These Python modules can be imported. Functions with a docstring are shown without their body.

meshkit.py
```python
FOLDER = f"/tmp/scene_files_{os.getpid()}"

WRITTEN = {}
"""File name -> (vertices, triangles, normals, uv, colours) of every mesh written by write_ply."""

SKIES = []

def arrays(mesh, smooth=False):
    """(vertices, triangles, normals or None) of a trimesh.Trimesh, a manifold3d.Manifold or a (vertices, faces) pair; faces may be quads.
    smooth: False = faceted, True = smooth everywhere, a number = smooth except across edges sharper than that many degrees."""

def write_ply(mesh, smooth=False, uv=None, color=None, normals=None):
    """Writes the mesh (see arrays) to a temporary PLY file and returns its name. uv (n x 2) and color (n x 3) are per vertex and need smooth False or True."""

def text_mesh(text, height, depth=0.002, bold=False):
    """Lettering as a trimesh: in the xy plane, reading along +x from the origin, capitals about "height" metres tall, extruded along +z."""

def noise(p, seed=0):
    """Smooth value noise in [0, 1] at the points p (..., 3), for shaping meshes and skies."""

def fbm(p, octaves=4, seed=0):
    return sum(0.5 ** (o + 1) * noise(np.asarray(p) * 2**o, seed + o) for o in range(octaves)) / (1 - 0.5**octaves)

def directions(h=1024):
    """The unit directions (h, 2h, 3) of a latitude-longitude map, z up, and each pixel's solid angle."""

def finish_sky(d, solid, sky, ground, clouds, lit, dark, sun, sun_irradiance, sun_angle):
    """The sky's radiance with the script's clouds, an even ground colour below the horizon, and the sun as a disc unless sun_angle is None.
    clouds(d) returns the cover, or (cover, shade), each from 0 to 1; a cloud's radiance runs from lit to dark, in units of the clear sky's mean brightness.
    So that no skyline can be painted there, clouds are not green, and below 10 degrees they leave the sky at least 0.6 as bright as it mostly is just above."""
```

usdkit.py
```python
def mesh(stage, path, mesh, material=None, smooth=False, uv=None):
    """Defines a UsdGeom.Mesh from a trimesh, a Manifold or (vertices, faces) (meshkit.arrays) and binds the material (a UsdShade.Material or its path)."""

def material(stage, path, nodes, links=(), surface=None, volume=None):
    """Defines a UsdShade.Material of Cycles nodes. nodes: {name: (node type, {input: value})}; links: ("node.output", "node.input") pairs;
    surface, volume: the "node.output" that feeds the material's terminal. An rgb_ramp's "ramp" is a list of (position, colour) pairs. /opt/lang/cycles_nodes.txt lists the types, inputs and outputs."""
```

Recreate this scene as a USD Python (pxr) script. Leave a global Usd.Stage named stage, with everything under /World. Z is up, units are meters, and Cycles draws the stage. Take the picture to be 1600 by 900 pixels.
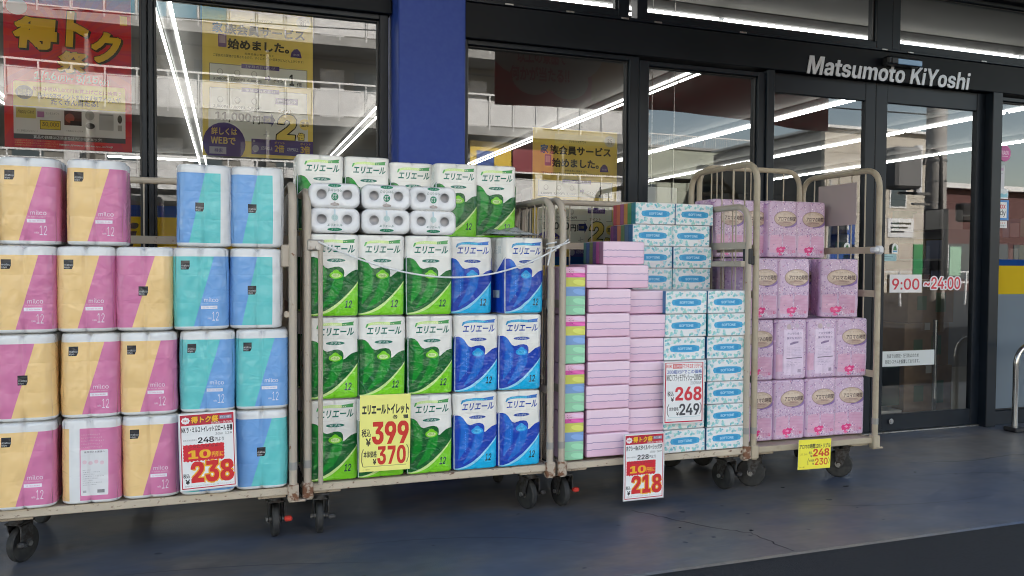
import math, glob, random
import numpy as np, trimesh, shapely, mapbox_earcut
from shapely import affinity
from shapely.geometry import Polygon, box as sbox, Point, MultiPolygon
from shapely.ops import unary_union
from pxr import Usd, UsdGeom, UsdShade, UsdLux, Sdf, Gf, Vt
import usdkit, meshkit

stage = Usd.Stage.CreateInMemory()
UsdGeom.SetStageUpAxis(stage, 'Z')
UsdGeom.SetStageMetersPerUnit(stage, 1.0)
W = '/World'
UsdGeom.Xform.Define(stage, W)
UsdGeom.Scope.Define(stage, W + '/Looks')

# ------------------------------------------------------------------ camera, sky, sun, exposure
EXPOSURE = 2.42
SKY_STRENGTH = 0.10
SUN_INTENSITY = 1.25
SUN_EL = math.radians(36)
SUN_DIR = (0.30, 0.95)                       # compass direction towards the sun: behind the shop
YAW, PITCH, ROLL, CAM_H, FPX = math.radians(19.45), math.radians(1.7), math.radians(0.35), 1.25, 1254.0

fw = np.array([math.sin(YAW) * math.cos(PITCH), math.cos(YAW) * math.cos(PITCH), -math.sin(PITCH)])
rt = np.array([math.cos(YAW), -math.sin(YAW), 0.0])
up = np.cross(rt, fw)
rt, up = math.cos(ROLL) * rt + math.sin(ROLL) * up, -math.sin(ROLL) * rt + math.cos(ROLL) * up
cam = UsdGeom.Camera.Define(stage, W + '/camera')
cam.AddTransformOp().Set(Gf.Matrix4d(*rt, 0, *up, 0, *(-fw), 0, 0, 0, CAM_H, 1))
cam.CreateHorizontalApertureAttr(36.0)
cam.CreateVerticalApertureAttr(20.25)
cam.CreateFocalLengthAttr(36.0 * FPX / 1600)
cam.CreateClippingRangeAttr(Gf.Vec2f(0.05, 2000))
cam.GetPrim().CreateAttribute('exposure', Sdf.ValueTypeNames.Float).Set(EXPOSURE)

sx, sy = SUN_DIR[0] / math.hypot(*SUN_DIR), SUN_DIR[1] / math.hypot(*SUN_DIR)
sky_mat = usdkit.material(stage, W + '/Looks/sky_air', {
    's': ('sky_texture', {'sky_type': 'single_scattering', 'sun_disc': False, 'sun_elevation': SUN_EL, 'sun_rotation': math.atan2(sx, sy), 'aerosol_density': 0.6}),
    'w': ('mix', {'mix_type': 'multiply', 'fac': 1.0, 'color2': (1.15, 1.0, 0.85)}),
    'b': ('background_shader', {'strength': SKY_STRENGTH})}, [('s.color', 'w.color1'), ('w.color', 'b.color')], surface='b.background')
sky = UsdLux.DomeLight.Define(stage, W + '/sky')
UsdShade.MaterialBindingAPI.Apply(sky.GetPrim()).Bind(sky_mat)
sky.GetPrim().SetCustomDataByKey('kind', 'structure')
sun = UsdLux.DistantLight.Define(stage, W + '/sun')
sun.CreateIntensityAttr(SUN_INTENSITY)
sun.CreateAngleAttr(0.5)
sun.CreateColorAttr(Gf.Vec3f(1.0, 0.96, 0.90))
sun.GetPrim().CreateAttribute('inputs:normalize', Sdf.ValueTypeNames.Bool).Set(True)
zd = np.array([sx * math.cos(SUN_EL), sy * math.cos(SUN_EL), math.sin(SUN_EL)])
xd = np.cross([0, 0, 1.0], zd); xd /= np.linalg.norm(xd); yd = np.cross(zd, xd)
sun.AddTransformOp().Set(Gf.Matrix4d(*xd, 0, *yd, 0, *zd, 0, 0, 0, 0, 1))

# ------------------------------------------------------------------ helpers: prims
used = {}
def numbered(parent, name):
    k = (parent, name)
    n = used.get(k, 0); used[k] = n + 1
    return f'{parent}/{name}' if n == 0 else f'{parent}/{name}_{n:03d}'

def tag(p, label=None, cat=None, group=None, kind=None):
    p = p.GetPrim() if hasattr(p, 'GetPrim') else p
    for k, v in (('label', label), ('category', cat), ('group', group), ('kind', kind)):
        if v: p.SetCustomDataByKey(k, v)
    return p

def thing(name, label, cat, loc=(0, 0, 0), rot=(0, 0, 0), group=None, kind=None):
    x = UsdGeom.Xform.Define(stage, numbered(W, name))
    x.AddTranslateOp().Set(Gf.Vec3d(*map(float, loc)))
    x.AddRotateXYZOp().Set(Gf.Vec3f(*map(float, rot)))
    return tag(x, label, cat, group, kind)

def dup(root, loc, rot=(0, 0, 0), label=None, group=None, name=None):
    was = root.GetCustomData()
    r = thing(name or root.GetName(), label or was['label'], was['category'], loc, rot, group or was.get('group'))
    r.GetReferences().AddInternalReference(root.GetPath())
    r.SetInstanceable(True)
    return r

def put(name, mesh, mat, parent=W, smooth=30, loc=None, **tags):
    ppath = parent if isinstance(parent, str) else str(parent.GetPath())
    path = numbered(ppath, name)
    if isinstance(mesh, CM):
        m = mesh.write(path, mat)
    else:
        m = usdkit.mesh(stage, path, mesh, mat, smooth=smooth)
    if loc is not None:
        UsdGeom.Xformable(m).AddTranslateOp().Set(Gf.Vec3d(*map(float, loc)))
    return tag(m, **tags)

class CM:
    """A mesh with a colour per vertex and its own normals."""
    def __init__(s): s.v, s.f, s.c, s.n, s.k = [], [], [], [], 0
    def add(s, v, f, c, n):
        v = np.asarray(v, float); f = np.asarray(f, int)
        if not len(f): return
        s.v.append(v); s.f.append(f + s.k); s.k += len(v)
        s.c.append(np.broadcast_to(np.asarray(c, float), v.shape)); s.n.append(np.broadcast_to(np.asarray(n, float), v.shape))
    def addmesh(s, m, c):
        v, f, n = meshkit.arrays(m, 30)
        s.add(v, f, c, n)
    def write(s, path, mat):
        v, f, c, n = (np.concatenate(x) for x in (s.v, s.f, s.c, s.n))
        m = UsdGeom.Mesh.Define(stage, path)
        m.CreatePointsAttr(Vt.Vec3fArray.FromNumpy(v.astype(np.float32)))
        m.CreateFaceVertexCountsAttr(Vt.IntArray.FromNumpy(np.full(len(f), 3, np.int32)))
        m.CreateFaceVertexIndicesAttr(Vt.IntArray.FromNumpy(f.astype(np.int32).ravel()))
        m.CreateSubdivisionSchemeAttr('none')
        m.CreateNormalsAttr(Vt.Vec3fArray.FromNumpy(n.astype(np.float32))); m.SetNormalsInterpolation('vertex')
        UsdGeom.PrimvarsAPI(m).CreatePrimvar('print', Sdf.ValueTypeNames.Color3fArray, 'vertex').Set(Vt.Vec3fArray.FromNumpy(c.astype(np.float32)))
        UsdShade.MaterialBindingAPI.Apply(m.GetPrim()).Bind(mat)
        return m

def bx(x0, x1, y0, y1, z0, z1, ch=0.0):
    if ch > 0:
        return cbox(x1 - x0, y1 - y0, z1 - z0, ch, ((x0 + x1) / 2, (y0 + y1) / 2, (z0 + z1) / 2))
    m = trimesh.creation.box((x1 - x0, y1 - y0, z1 - z0))
    m.apply_translation(((x0 + x1) / 2, (y0 + y1) / 2, (z0 + z1) / 2))
    return m

def cbox(a, b, c, ch, at=(0, 0, 0)):
    ch = min(ch, a / 2.2, b / 2.2, c / 2.2)
    p = []
    for sx_ in (-1, 1):
        for sy_ in (-1, 1):
            for sz_ in (-1, 1):
                for k in range(3):
                    d = [a / 2 - ch, b / 2 - ch, c / 2 - ch]; d[k] += ch
                    p.append((sx_ * d[0] + at[0], sy_ * d[1] + at[1], sz_ * d[2] + at[2]))
    return trimesh.convex.convex_hull(np.array(p))

def cat(*ms):
    return trimesh.util.concatenate([m for m in ms])

def tube(pts, r, sides=10, closed_ends=True):
    p = np.asarray(pts, float)
    t = np.gradient(p, axis=0); t /= np.linalg.norm(t, axis=1, keepdims=True)
    ref = np.array([0, 0, 1.0]) if abs(t[:, 2]).mean() < 0.7 else np.array([1.0, 0, 0])
    ups = []
    a0 = np.cross(t[0], ref)
    if np.linalg.norm(a0) < 1e-3: a0 = np.cross(t[0], [0, 1.0, 0])
    a0 /= np.linalg.norm(a0)
    for i in range(len(p)):
        a0 = a0 - t[i] * (a0 @ t[i]); a0 /= np.linalg.norm(a0); ups.append(a0)
    a = np.array(ups); b = np.cross(t, a)
    ang = np.arange(sides) * 2 * math.pi / sides
    rr = np.broadcast_to(r, (len(p),))
    v = p[:, None] + rr[:, None, None] * (np.cos(ang)[None, :, None] * a[:, None] + np.sin(ang)[None, :, None] * b[:, None])
    n = len(p)
    f = []
    for i in range(n - 1):
        for j in range(sides):
            k = (j + 1) % sides
            f += [(i * sides + j, i * sides + k, (i + 1) * sides + k), (i * sides + j, (i + 1) * sides + k, (i + 1) * sides + j)]
    v = v.reshape(-1, 3)
    if closed_ends:
        v = np.vstack([v, p[0], p[-1]])
        for j in range(sides):
            k = (j + 1) % sides
            f += [(n * sides, k, j), (n * sides + 1, (n - 1) * sides + j, (n - 1) * sides + k)]
    m = trimesh.Trimesh(v, f, process=False)
    if m.volume < 0: m.invert()
    return m

def arcpath(pts, rad, n=6):
    """Polyline with rounded inner corners."""
    P = [np.asarray(p, float) for p in pts]
    out = [P[0]]
    for i in range(1, len(P) - 1):
        a, b, c = P[i - 1], P[i], P[i + 1]
        u = (a - b) / np.linalg.norm(a - b); w = (c - b) / np.linalg.norm(c - b)
        q0, q1 = b + u * rad, b + w * rad
        for k in range(n + 1):
            s = k / n
            out.append((1 - s) ** 2 * q0 + 2 * s * (1 - s) * (b * 0.85 + (q0 + q1) * 0.075) + s * s * q1)
    out.append(P[-1])
    return out

def cyl(r, h, at, axis='z', n=20):
    m = trimesh.creation.cylinder(r, h, sections=n)
    if axis == 'x': m.apply_transform(trimesh.transformations.rotation_matrix(math.pi / 2, (0, 1, 0)))
    if axis == 'y': m.apply_transform(trimesh.transformations.rotation_matrix(math.pi / 2, (1, 0, 0)))
    m.apply_translation(at)
    return m

# ------------------------------------------------------------------ helpers: lettering and flat print
from PIL import Image as _I, ImageDraw as _D, ImageFont as _F
_fontfile = {'jp': glob.glob('/opt/blender-*/*/datafiles/fonts/Noto Sans CJK Regular.woff2')[0], 'en': glob.glob('/opt/blender-*/*/datafiles/fonts/Inter.woff2')[0]}
_fonts, _glyphs = {}, {}
def glyph(ch, font, res):
    """(outline in units of the type size, advance); y upward from the baseline."""
    k = (ch, font, res)
    if k in _glyphs: return _glyphs[k]
    if (font, res) not in _fonts:
        f = _F.truetype(_fontfile[font[:2]], res)
        if len(font) > 2:
            f.set_variation_by_axes([32, int(font[2:])])
        _fonts[(font, res)] = f
    f = _fonts[(font, res)]
    adv = f.getlength(ch) / res
    x0, y0, x1, y1 = f.getbbox(ch, anchor='ls')
    g = None
    if x1 > x0 and y1 > y0:
        im = _I.new('L', (x1 - x0 + 8, y1 - y0 + 8))
        _D.Draw(im).text((4 - x0, 4 - y0), ch, 255, font=f, anchor='ls')
        on = np.pad(np.asarray(im) > 127, ((0, 0), (1, 1))).astype(np.int8)
        rows, st = np.nonzero(np.diff(on, axis=1) == 1)
        en = np.nonzero(np.diff(on, axis=1) == -1)[1]
        g = shapely.union_all(shapely.box(st, -rows - 1, en, -rows)).buffer(0.5, quad_segs=2).buffer(-0.5, quad_segs=2).simplify(0.75)
        g = affinity.affine_transform(g, [1 / res, 0, 0, 1 / res, (x0 - 4) / res, (4 - y0) / res])
    _glyphs[k] = (g, adv)
    return _glyphs[k]

def text_shape(s, font='jp', bold=0.0, skew=0.0, res=56, track=0.0):
    x, gs = 0.0, []
    if font == 'en' and bold > 0.005:                    # heavier cut of the typeface
        font, bold = f'en{int(min(900, 480 + 6500 * bold) // 60 * 60)}', 0.0
    for ch in s:
        g, a = glyph(ch, font, res)
        if g is not None: gs.append(affinity.translate(g, x, 0))
        x += a + track
    g = unary_union(gs)
    if bold: g = g.buffer(bold, quad_segs=2, join_style=2).simplify(0.006)
    if skew: g = affinity.affine_transform(g, [1, skew, 0, 1, 0, 0])
    return g

def fit(g, x0, y0, x1, y1):
    """Stretch a shape (y up) into a box given with y down."""
    a, b, c, d = g.bounds
    fx, fy = (x1 - x0) / max(c - a, 1e-9), (y1 - y0) / max(d - b, 1e-9)
    return affinity.affine_transform(g, [fx, 0, 0, -fy, x0 - a * fx, y1 + b * fy])

def srgb(r, g, b):
    return tuple(((c / 255) / 12.92 if c <= 10 else ((c / 255 + 0.055) / 1.055) ** 2.4) for c in (r, g, b))

class Art:
    """Flat print: shapes painted over each other in drawing units, x right and y down."""
    def __init__(s, w, h, bg):
        s.w, s.h, s.L, s.memo = w, h, [(sbox(0, 0, w, h), bg)], {}
    def g(s, geom, c): s.L.append((geom, c)); return s
    def r(s, x0, y0, x1, y1, c, rad=0):
        q = sbox(min(x0, x1), min(y0, y1), max(x0, x1), max(y0, y1))
        if rad: q = q.buffer(-rad).buffer(rad, quad_segs=4)
        return s.g(q, c)
    def p(s, pts, c): return s.g(Polygon(pts).buffer(0), c)
    def e(s, cx, cy, rx, ry, c, rot=0, n=6):
        q = affinity.scale(Point(0, 0).buffer(1, quad_segs=n), rx, ry)
        return s.g(affinity.translate(affinity.rotate(q, rot, origin=(0, 0)), cx, cy), c)
    def t(s, txt, x0, y0, x1, y1, c, font='jp', bold=0.0, skew=0.0, res=56, out=None, outw=0.0, shift=None, rot=0):
        q = fit(text_shape(txt, font, bold, skew, res), x0, y0, x1, y1)
        if rot: q = affinity.rotate(q, rot, origin=((x0 + x1) / 2, (y0 + y1) / 2))
        if out is not None:
            o = q.buffer(outw, quad_segs=2).simplify(outw * 0.1)
            if shift: o = o.union(affinity.translate(o, *shift))
            s.g(o, out)
        return s.g(q, c)
    def line(s, pts, wd, c):
        return s.g(shapely.LineString(pts).buffer(wd / 2, cap_style=2), c)
    def flat(s):
        page = sbox(0, 0, s.w, s.h); cov = None; out = []
        for g, c in reversed(s.L):
            g = g.intersection(page)
            v = g if cov is None else g.difference(cov)
            if not v.is_empty: out.append((v, c))
            cov = g if cov is None else cov.union(g)
        return out
    def pieces(s, xs=None, ys=None):
        k = None if xs is None else (len(s.L), tuple(np.round(xs, 4)), tuple(np.round(ys, 4)))
        if k not in s.memo: s.memo[k] = s._pieces(xs, ys)
        return s.memo[k]
    def _pieces(s, xs, ys):
        """(vertices 2D, triangles, colour) of every visible piece, cut along the grid lines xs, ys."""
        res = []
        cells = None
        if xs is not None:
            cells = np.array([sbox(a, b, c, d) for a, c in zip(xs[:-1], xs[1:]) for b, d in zip(ys[:-1], ys[1:])])
            tree = shapely.STRtree(cells)
        for g, c in s.flat():
            parts = []
            for q in getattr(g, 'geoms', [g]):
                if q.geom_type != 'Polygon' or q.area < 1e-9: continue
                if cells is None: parts.append(q); continue
                idx = tree.query(q, predicate='intersects')
                for i in shapely.intersection(q, cells[idx]):
                    parts += [w for w in getattr(i, 'geoms', [i]) if w.geom_type == 'Polygon' and w.area > 1e-9]
            vs, fs, k = [], [], 0
            for q in parts:
                rings = [np.asarray(q.exterior.coords)[:-1]] + [np.asarray(h.coords)[:-1] for h in q.interiors]
                v = np.vstack(rings)
                ends = np.cumsum([len(r) for r in rings]).astype(np.uint32)
                f = mapbox_earcut.triangulate_float64(v, ends).reshape(-1, 3).astype(int)
                if len(f): vs.append(v); fs.append(f + k); k += len(v)
            if vs: res.append((np.vstack(vs), np.vstack(fs), c))
        return res

def panel_print(art, origin, right, down, thick_normal, cm=None):
    """Art as a flat sheet: origin is its top-left corner, right/down the full edge vectors."""
    cm = cm or CM()
    o, r, d = (np.asarray(a, float) for a in (origin, right, down))
    n = np.cross(r, -d); n /= np.linalg.norm(n)
    for v, f, c in art.pieces():
        p = o + v[:, :1] / art.w * r + v[:, 1:] / art.h * d
        q = p[f[0]]; 
        a = np.cross(p[f[:, 1]] - p[f[:, 0]], p[f[:, 2]] - p[f[:, 0]]) @ n
        f = np.where((a < 0)[:, None], f[:, ::-1], f)
        cm.add(p, f, c, n)
    return cm

# ------------------------------------------------------------------ materials
LK = W + '/Looks/'
def pm(name, col, rough=0.5, metal=0.0, col2=None, scale=8.0, lo=0.4, hi=0.6, bump=0.0, bscale=40.0, coat=0.0, coat_rough=0.1, spec=0.5, detail=4.0, stretch=None, emit=None):
    nodes = {'p': ('principled_bsdf', {'base_color': col, 'roughness': rough, 'metallic': metal, 'coat_weight': coat, 'coat_roughness': coat_rough, 'specular_ior_level': spec}), 'g': ('geometry', {})}
    links = []
    src = 'g.position'
    if stretch:
        nodes['map'] = ('mapping', {'scale': stretch}); links.append(('g.position', 'map.vector')); src = 'map.vector'
    if col2 is not None:
        nodes['n'] = ('noise_texture', {'scale': scale, 'detail': detail, 'roughness': 0.6})
        nodes['r'] = ('rgb_ramp', {'ramp': [(0, col), (lo, col), (hi, col2), (1, col2)]})
        links += [(src, 'n.vector'), ('n.fac', 'r.fac'), ('r.color', 'p.base_color')]
    if bump:
        nodes['bn'] = ('noise_texture', {'scale': bscale, 'detail': 3.0})
        nodes['b'] = ('bump', {'strength': 1.0, 'distance': bump})
        links += [(src, 'bn.vector'), ('bn.fac', 'b.height'), ('b.normal', 'p.normal')]
    if emit:
        nodes['p'][1].update(emission_color=emit[0], emission_strength=emit[1])
    return usdkit.material(stage, LK + name, nodes, links, surface='p.BSDF')

def film(name, rough=0.45, coat=0.6, coat_rough=0.12, crinkle=0.0035, fine=0.0012, crease=0.004, scale=14.0, stretch=(1.0, 1.0, 0.55)):
    """Printed plastic wrap: the print's colour under a creased clear coat."""
    nodes = {'a': ('attribute', {'attribute': 'print'}), 'g': ('geometry', {}),
             'map': ('mapping', {'scale': stretch, 'rotation': (0.0, 0.5, 0.0)}),
             'n1': ('noise_texture', {'scale': scale, 'detail': 2.0, 'roughness': 0.5, 'distortion': 0.6}),
             'nd': ('noise_texture', {'scale': scale * 0.8, 'detail': 2.0}), 'ad': ('mix', {'mix_type': 'linear_light', 'fac': 0.05}),
             'v': ('voronoi_texture', {'scale': scale * 1.15, 'feature': 'distance_to_edge'}), 'vr': ('map_range', {'from_min': 0.0, 'from_max': 0.11, 'to_min': 1.0, 'to_max': 0.0, 'clamp': True}),
             'nm': ('noise_texture', {'scale': scale * 0.45, 'detail': 2.0}), 'mr': ('map_range', {'from_min': 0.42, 'from_max': 0.66, 'to_min': 0.12, 'to_max': 1.0, 'clamp': True}), 'mm': ('math', {'math_type': 'multiply'}),
             'b4': ('bump', {'strength': 1.0, 'distance': crease}),
             'n2': ('noise_texture', {'scale': scale * 4.5, 'detail': 2.0, 'type': 'ridged_multifractal', 'distortion': 0.8, 'use_normalize': True}),
             'b1': ('bump', {'strength': 1.0, 'distance': crinkle}), 'b2': ('bump', {'strength': 1.0, 'distance': fine}),
             'b3': ('bump', {'strength': 0.22, 'distance': crinkle}),
             'p': ('principled_bsdf', {'roughness': rough, 'coat_weight': coat, 'coat_roughness': coat_rough, 'coat_ior': 1.55, 'specular_ior_level': 0.3})}
    links = [('map.vector', 'nd.vector'), ('map.vector', 'ad.color1'), ('nd.color', 'ad.color2'), ('ad.color', 'v.vector'), ('v.distance', 'vr.value'), ('vr.result', 'mm.value1'), ('g.position', 'nm.vector'), ('nm.fac', 'mr.value'), ('mr.result', 'mm.value2'), ('mm.value', 'b4.height'), ('b2.normal', 'b4.normal'), ('a.color', 'p.base_color'), ('g.position', 'map.vector'), ('map.vector', 'n1.vector'), ('map.vector', 'n2.vector'), ('n1.fac', 'b1.height'), ('n2.fac', 'b2.height'),
             ('b1.normal', 'b2.normal'), ('b4.normal', 'p.coat_normal'), ('n1.fac', 'b3.height'), ('b3.normal', 'p.normal')]
    return usdkit.material(stage, LK + name, nodes, links, surface='p.BSDF')

def printed(name, rough=0.55, coat=0.0, coat_rough=0.1):
    return usdkit.material(stage, LK + name, {'a': ('attribute', {'attribute': 'print'}), 'p': ('principled_bsdf', {'roughness': rough, 'coat_weight': coat, 'coat_roughness': coat_rough})}, [('a.color', 'p.base_color')], surface='p.BSDF')

def glow(name, col, strength):
    return usdkit.material(stage, LK + name, {'e': ('emission', {'color': col, 'strength': strength})}, surface='e.emission')

def glass(name, ior=1.87, tint=(0.93, 0.96, 0.95)):
    return usdkit.material(stage, LK + name, {
        't': ('transparent_bsdf', {'color': tint}), 'g': ('glossy_bsdf', {'roughness': 0.0, 'color': (1, 1, 1)}), 'f': ('fresnel', {'IOR': ior}), 'm': ('mix_closure', {}),
        'ge': ('geometry', {}), 'n': ('noise_texture', {'scale': 0.8, 'detail': 1.0}), 'b': ('bump', {'strength': 1.0, 'distance': 0.0013})},
        [('f.fac', 'm.fac'), ('t.BSDF', 'm.closure1'), ('g.BSDF', 'm.closure2'), ('ge.position', 'n.vector'), ('n.fac', 'b.height'), ('b.normal', 'g.normal')], surface='m.closure')

M_film = film('wrap_film', crinkle=0.009, fine=0.003, crease=0.0062, coat=0.75, coat_rough=0.09, scale=12, stretch=(0.8, 0.8, 1.15))
M_box = film('tissue_wrap_film', rough=0.5, coat=0.45, coat_rough=0.15, crinkle=0.010, fine=0.004, crease=0.0055, scale=17.0, stretch=(1.0, 1.0, 1.4))
M_soft = film('toilet_pack_end_film', rough=0.4, coat=0.8, coat_rough=0.1, crinkle=0.012, fine=0.005, crease=0.006, scale=17.0)
M_card = printed('card_print', 0.45, 0.25, 0.2)
M_poster = usdkit.material(stage, LK + 'poster_paper', {'a': ('attribute', {'attribute': 'print'}), 'd': ('diffuse_bsdf', {}), 't': ('translucent_bsdf', {}), 'm': ('mix_closure', {'fac': .5})}, [('a.color', 'd.color'), ('a.color', 't.color'), ('d.BSDF', 'm.closure1'), ('t.BSDF', 'm.closure2')], surface='m.closure')
M_sticker = printed('sticker_print', 0.4)
M_frame = pm('navy_aluminium', (0.005, 0.008, 0.013), 0.36, 0.0, col2=(0.007, 0.011, 0.017), scale=3, spec=0.3)
M_header = pm('navy_header_panel', (0.004, 0.006, 0.009), 0.5, 0.0, col2=(0.006, 0.008, 0.012), scale=2, spec=0.2)
M_glass = glass('window_glass')
M_pillar = pm('blue_pillar_paint', (0.013, 0.042, 0.26), 0.48, 0.0, col2=(0.022, 0.056, 0.28), scale=30, lo=0.35, hi=0.7, bump=0.0005, bscale=260, spec=0.35)
M_cart = pm('cart_cream_paint', (0.47, 0.40, 0.32), 0.42, 0.0, col2=(0.20, 0.085, 0.035), scale=22, lo=0.645, hi=0.70, detail=6, bump=0.0008, bscale=90)
M_cart2 = pm('cart_beige_paint', (0.43, 0.36, 0.26), 0.4, 0.0, col2=(0.33, 0.26, 0.18), scale=14, lo=0.5, hi=0.75, bump=0.0006, bscale=90)
M_lip = pm('cart_deck_paint', (0.52, 0.44, 0.34), 0.5, 0.0, col2=(0.13, 0.055, 0.03), scale=34, lo=0.59, hi=0.66, detail=8, stretch=(1.0, 1.0, 1.6), bump=0.001, bscale=120)
M_rusty = pm('rusted_joint_paint', (0.44, 0.36, 0.28), 0.6, 0.0, col2=(0.16, 0.065, 0.03), scale=26, lo=0.46, hi=0.56, detail=8, bump=0.0015, bscale=120)
M_tape = pm('grey_tape', (0.30, 0.29, 0.27), 0.4)
M_plate = pm('cart_name_plate', (0.42, 0.34, 0.33), 0.5)
M_rubber = pm('black_rubber', (0.012, 0.012, 0.013), 0.6, col2=(0.03, 0.029, 0.027), scale=30)
M_hub = pm('dark_hub', (0.02, 0.02, 0.022), 0.4)
M_steel = pm('zinc_steel', (0.42, 0.41, 0.39), 0.38, 0.9, col2=(0.2, 0.17, 0.14), scale=40, lo=0.5, hi=0.7)
M_dksteel = pm('dull_fork_steel', (0.10, 0.10, 0.10), 0.45, 0.7, col2=(0.05, 0.04, 0.035), scale=50)
M_chrome = pm('stainless_tube', (0.62, 0.61, 0.59), 0.18, 1.0)
M_red = pm('red_pedal', (0.55, 0.04, 0.025), 0.45)
M_cord = pm('white_cord', (0.75, 0.75, 0.75), 0.6)
M_clear = pm('clip_plastic', (0.60, 0.60, 0.62), 0.35)
M_white = pm('white_plate', (0.62, 0.62, 0.62), 0.5)
M_black = pm('black_plastic', (0.012, 0.012, 0.014), 0.4)

def sheet(name, col):
    return usdkit.material(stage, LK + name, {'d': ('diffuse_bsdf', {'color': col}), 't': ('translucent_bsdf', {'color': col}), 'm': ('mix_closure', {'fac': .5})}, [('d.BSDF', 'm.closure1'), ('t.BSDF', 'm.closure2')], surface='m.closure')

# painted concrete: blue-grey coat worn through to brownish concrete
M_walk = usdkit.material(stage, LK + 'painted_walkway', {
    'g': ('geometry', {}), 'm1': ('mapping', {'scale': (0.55, 1.0, 1.0)}),
    'n1': ('noise_texture', {'scale': 1.1, 'detail': 7.0, 'roughness': 0.68}), 'r1': ('rgb_ramp', {'ramp': [(0, (0.058, 0.083, 0.140)), (0.36, (0.067, 0.092, 0.150)), (0.47, (0.094, 0.110, 0.147)), (0.56, (0.150, 0.142, 0.138)), (0.75, (0.185, 0.165, 0.145)), (1, (0.185, 0.165, 0.145))]}),
    'm2': ('mapping', {'scale': (0.75, 1.5, 1.0), 'rotation': (0, 0, 0.12)}), 'n2': ('noise_texture', {'scale': 7.0, 'detail': 10.0, 'roughness': 0.78}), 'r2': ('rgb_ramp', {'ramp': [(0, (0.74, 0.74, 0.76)), (0.45, (0.93, 0.93, 0.95)), (0.60, (1.17, 1.14, 1.11)), (1, (1.4, 1.34, 1.26))]}),
    'mx': ('mix', {'mix_type': 'multiply', 'fac': 1.0}),
    'n3': ('noise_texture', {'scale': 160.0, 'detail': 3.0}), 'b': ('bump', {'strength': 1.0, 'distance': 0.0012}),
    'n4': ('noise_texture', {'scale': 2.4, 'detail': 3.0}), 'r4': ('map_range', {'from_min': 0.3, 'from_max': 0.7, 'to_min': 0.30, 'to_max': 0.46}),
    'p': ('principled_bsdf', {'specular_ior_level': 0.5})},
    [('g.position', 'm1.vector'), ('m1.vector', 'n1.vector'), ('n1.fac', 'r1.fac'), ('g.position', 'm2.vector'), ('m2.vector', 'n2.vector'), ('n2.fac', 'r2.fac'), ('r1.color', 'mx.color1'), ('r2.color', 'mx.color2'), ('mx.color', 'p.base_color'),
     ('g.position', 'n3.vector'), ('n3.fac', 'b.height'), ('b.normal', 'p.normal'), ('g.position', 'n4.vector'), ('n4.fac', 'r4.value'), ('r4.result', 'p.roughness')], surface='p.BSDF')
M_asphalt = usdkit.material(stage, LK + 'asphalt', {
    'g': ('geometry', {}), 'v': ('voronoi_texture', {'scale': 150.0}), 'r': ('rgb_ramp', {'ramp': [(0, (0.040, 0.043, 0.046)), (0.4, (0.024, 0.027, 0.030)), (1, (0.014, 0.015, 0.017))]}),
    'n': ('noise_texture', {'scale': 220.0, 'detail': 4.0}), 'b': ('bump', {'strength': 1.0, 'distance': 0.004}),
    'p': ('principled_bsdf', {'roughness': 0.8})},
    [('g.position', 'v.vector'), ('v.distance', 'r.fac'), ('r.color', 'p.base_color'), ('g.position', 'n.vector'), ('n.fac', 'b.height'), ('b.normal', 'p.normal')], surface='p.BSDF')
M_crack = pm('crack_dirt', (0.018, 0.018, 0.02), 0.9)

# colours of print
WHT = (0.80, 0.80, 0.79); BLK = (0.015, 0.015, 0.018)
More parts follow.
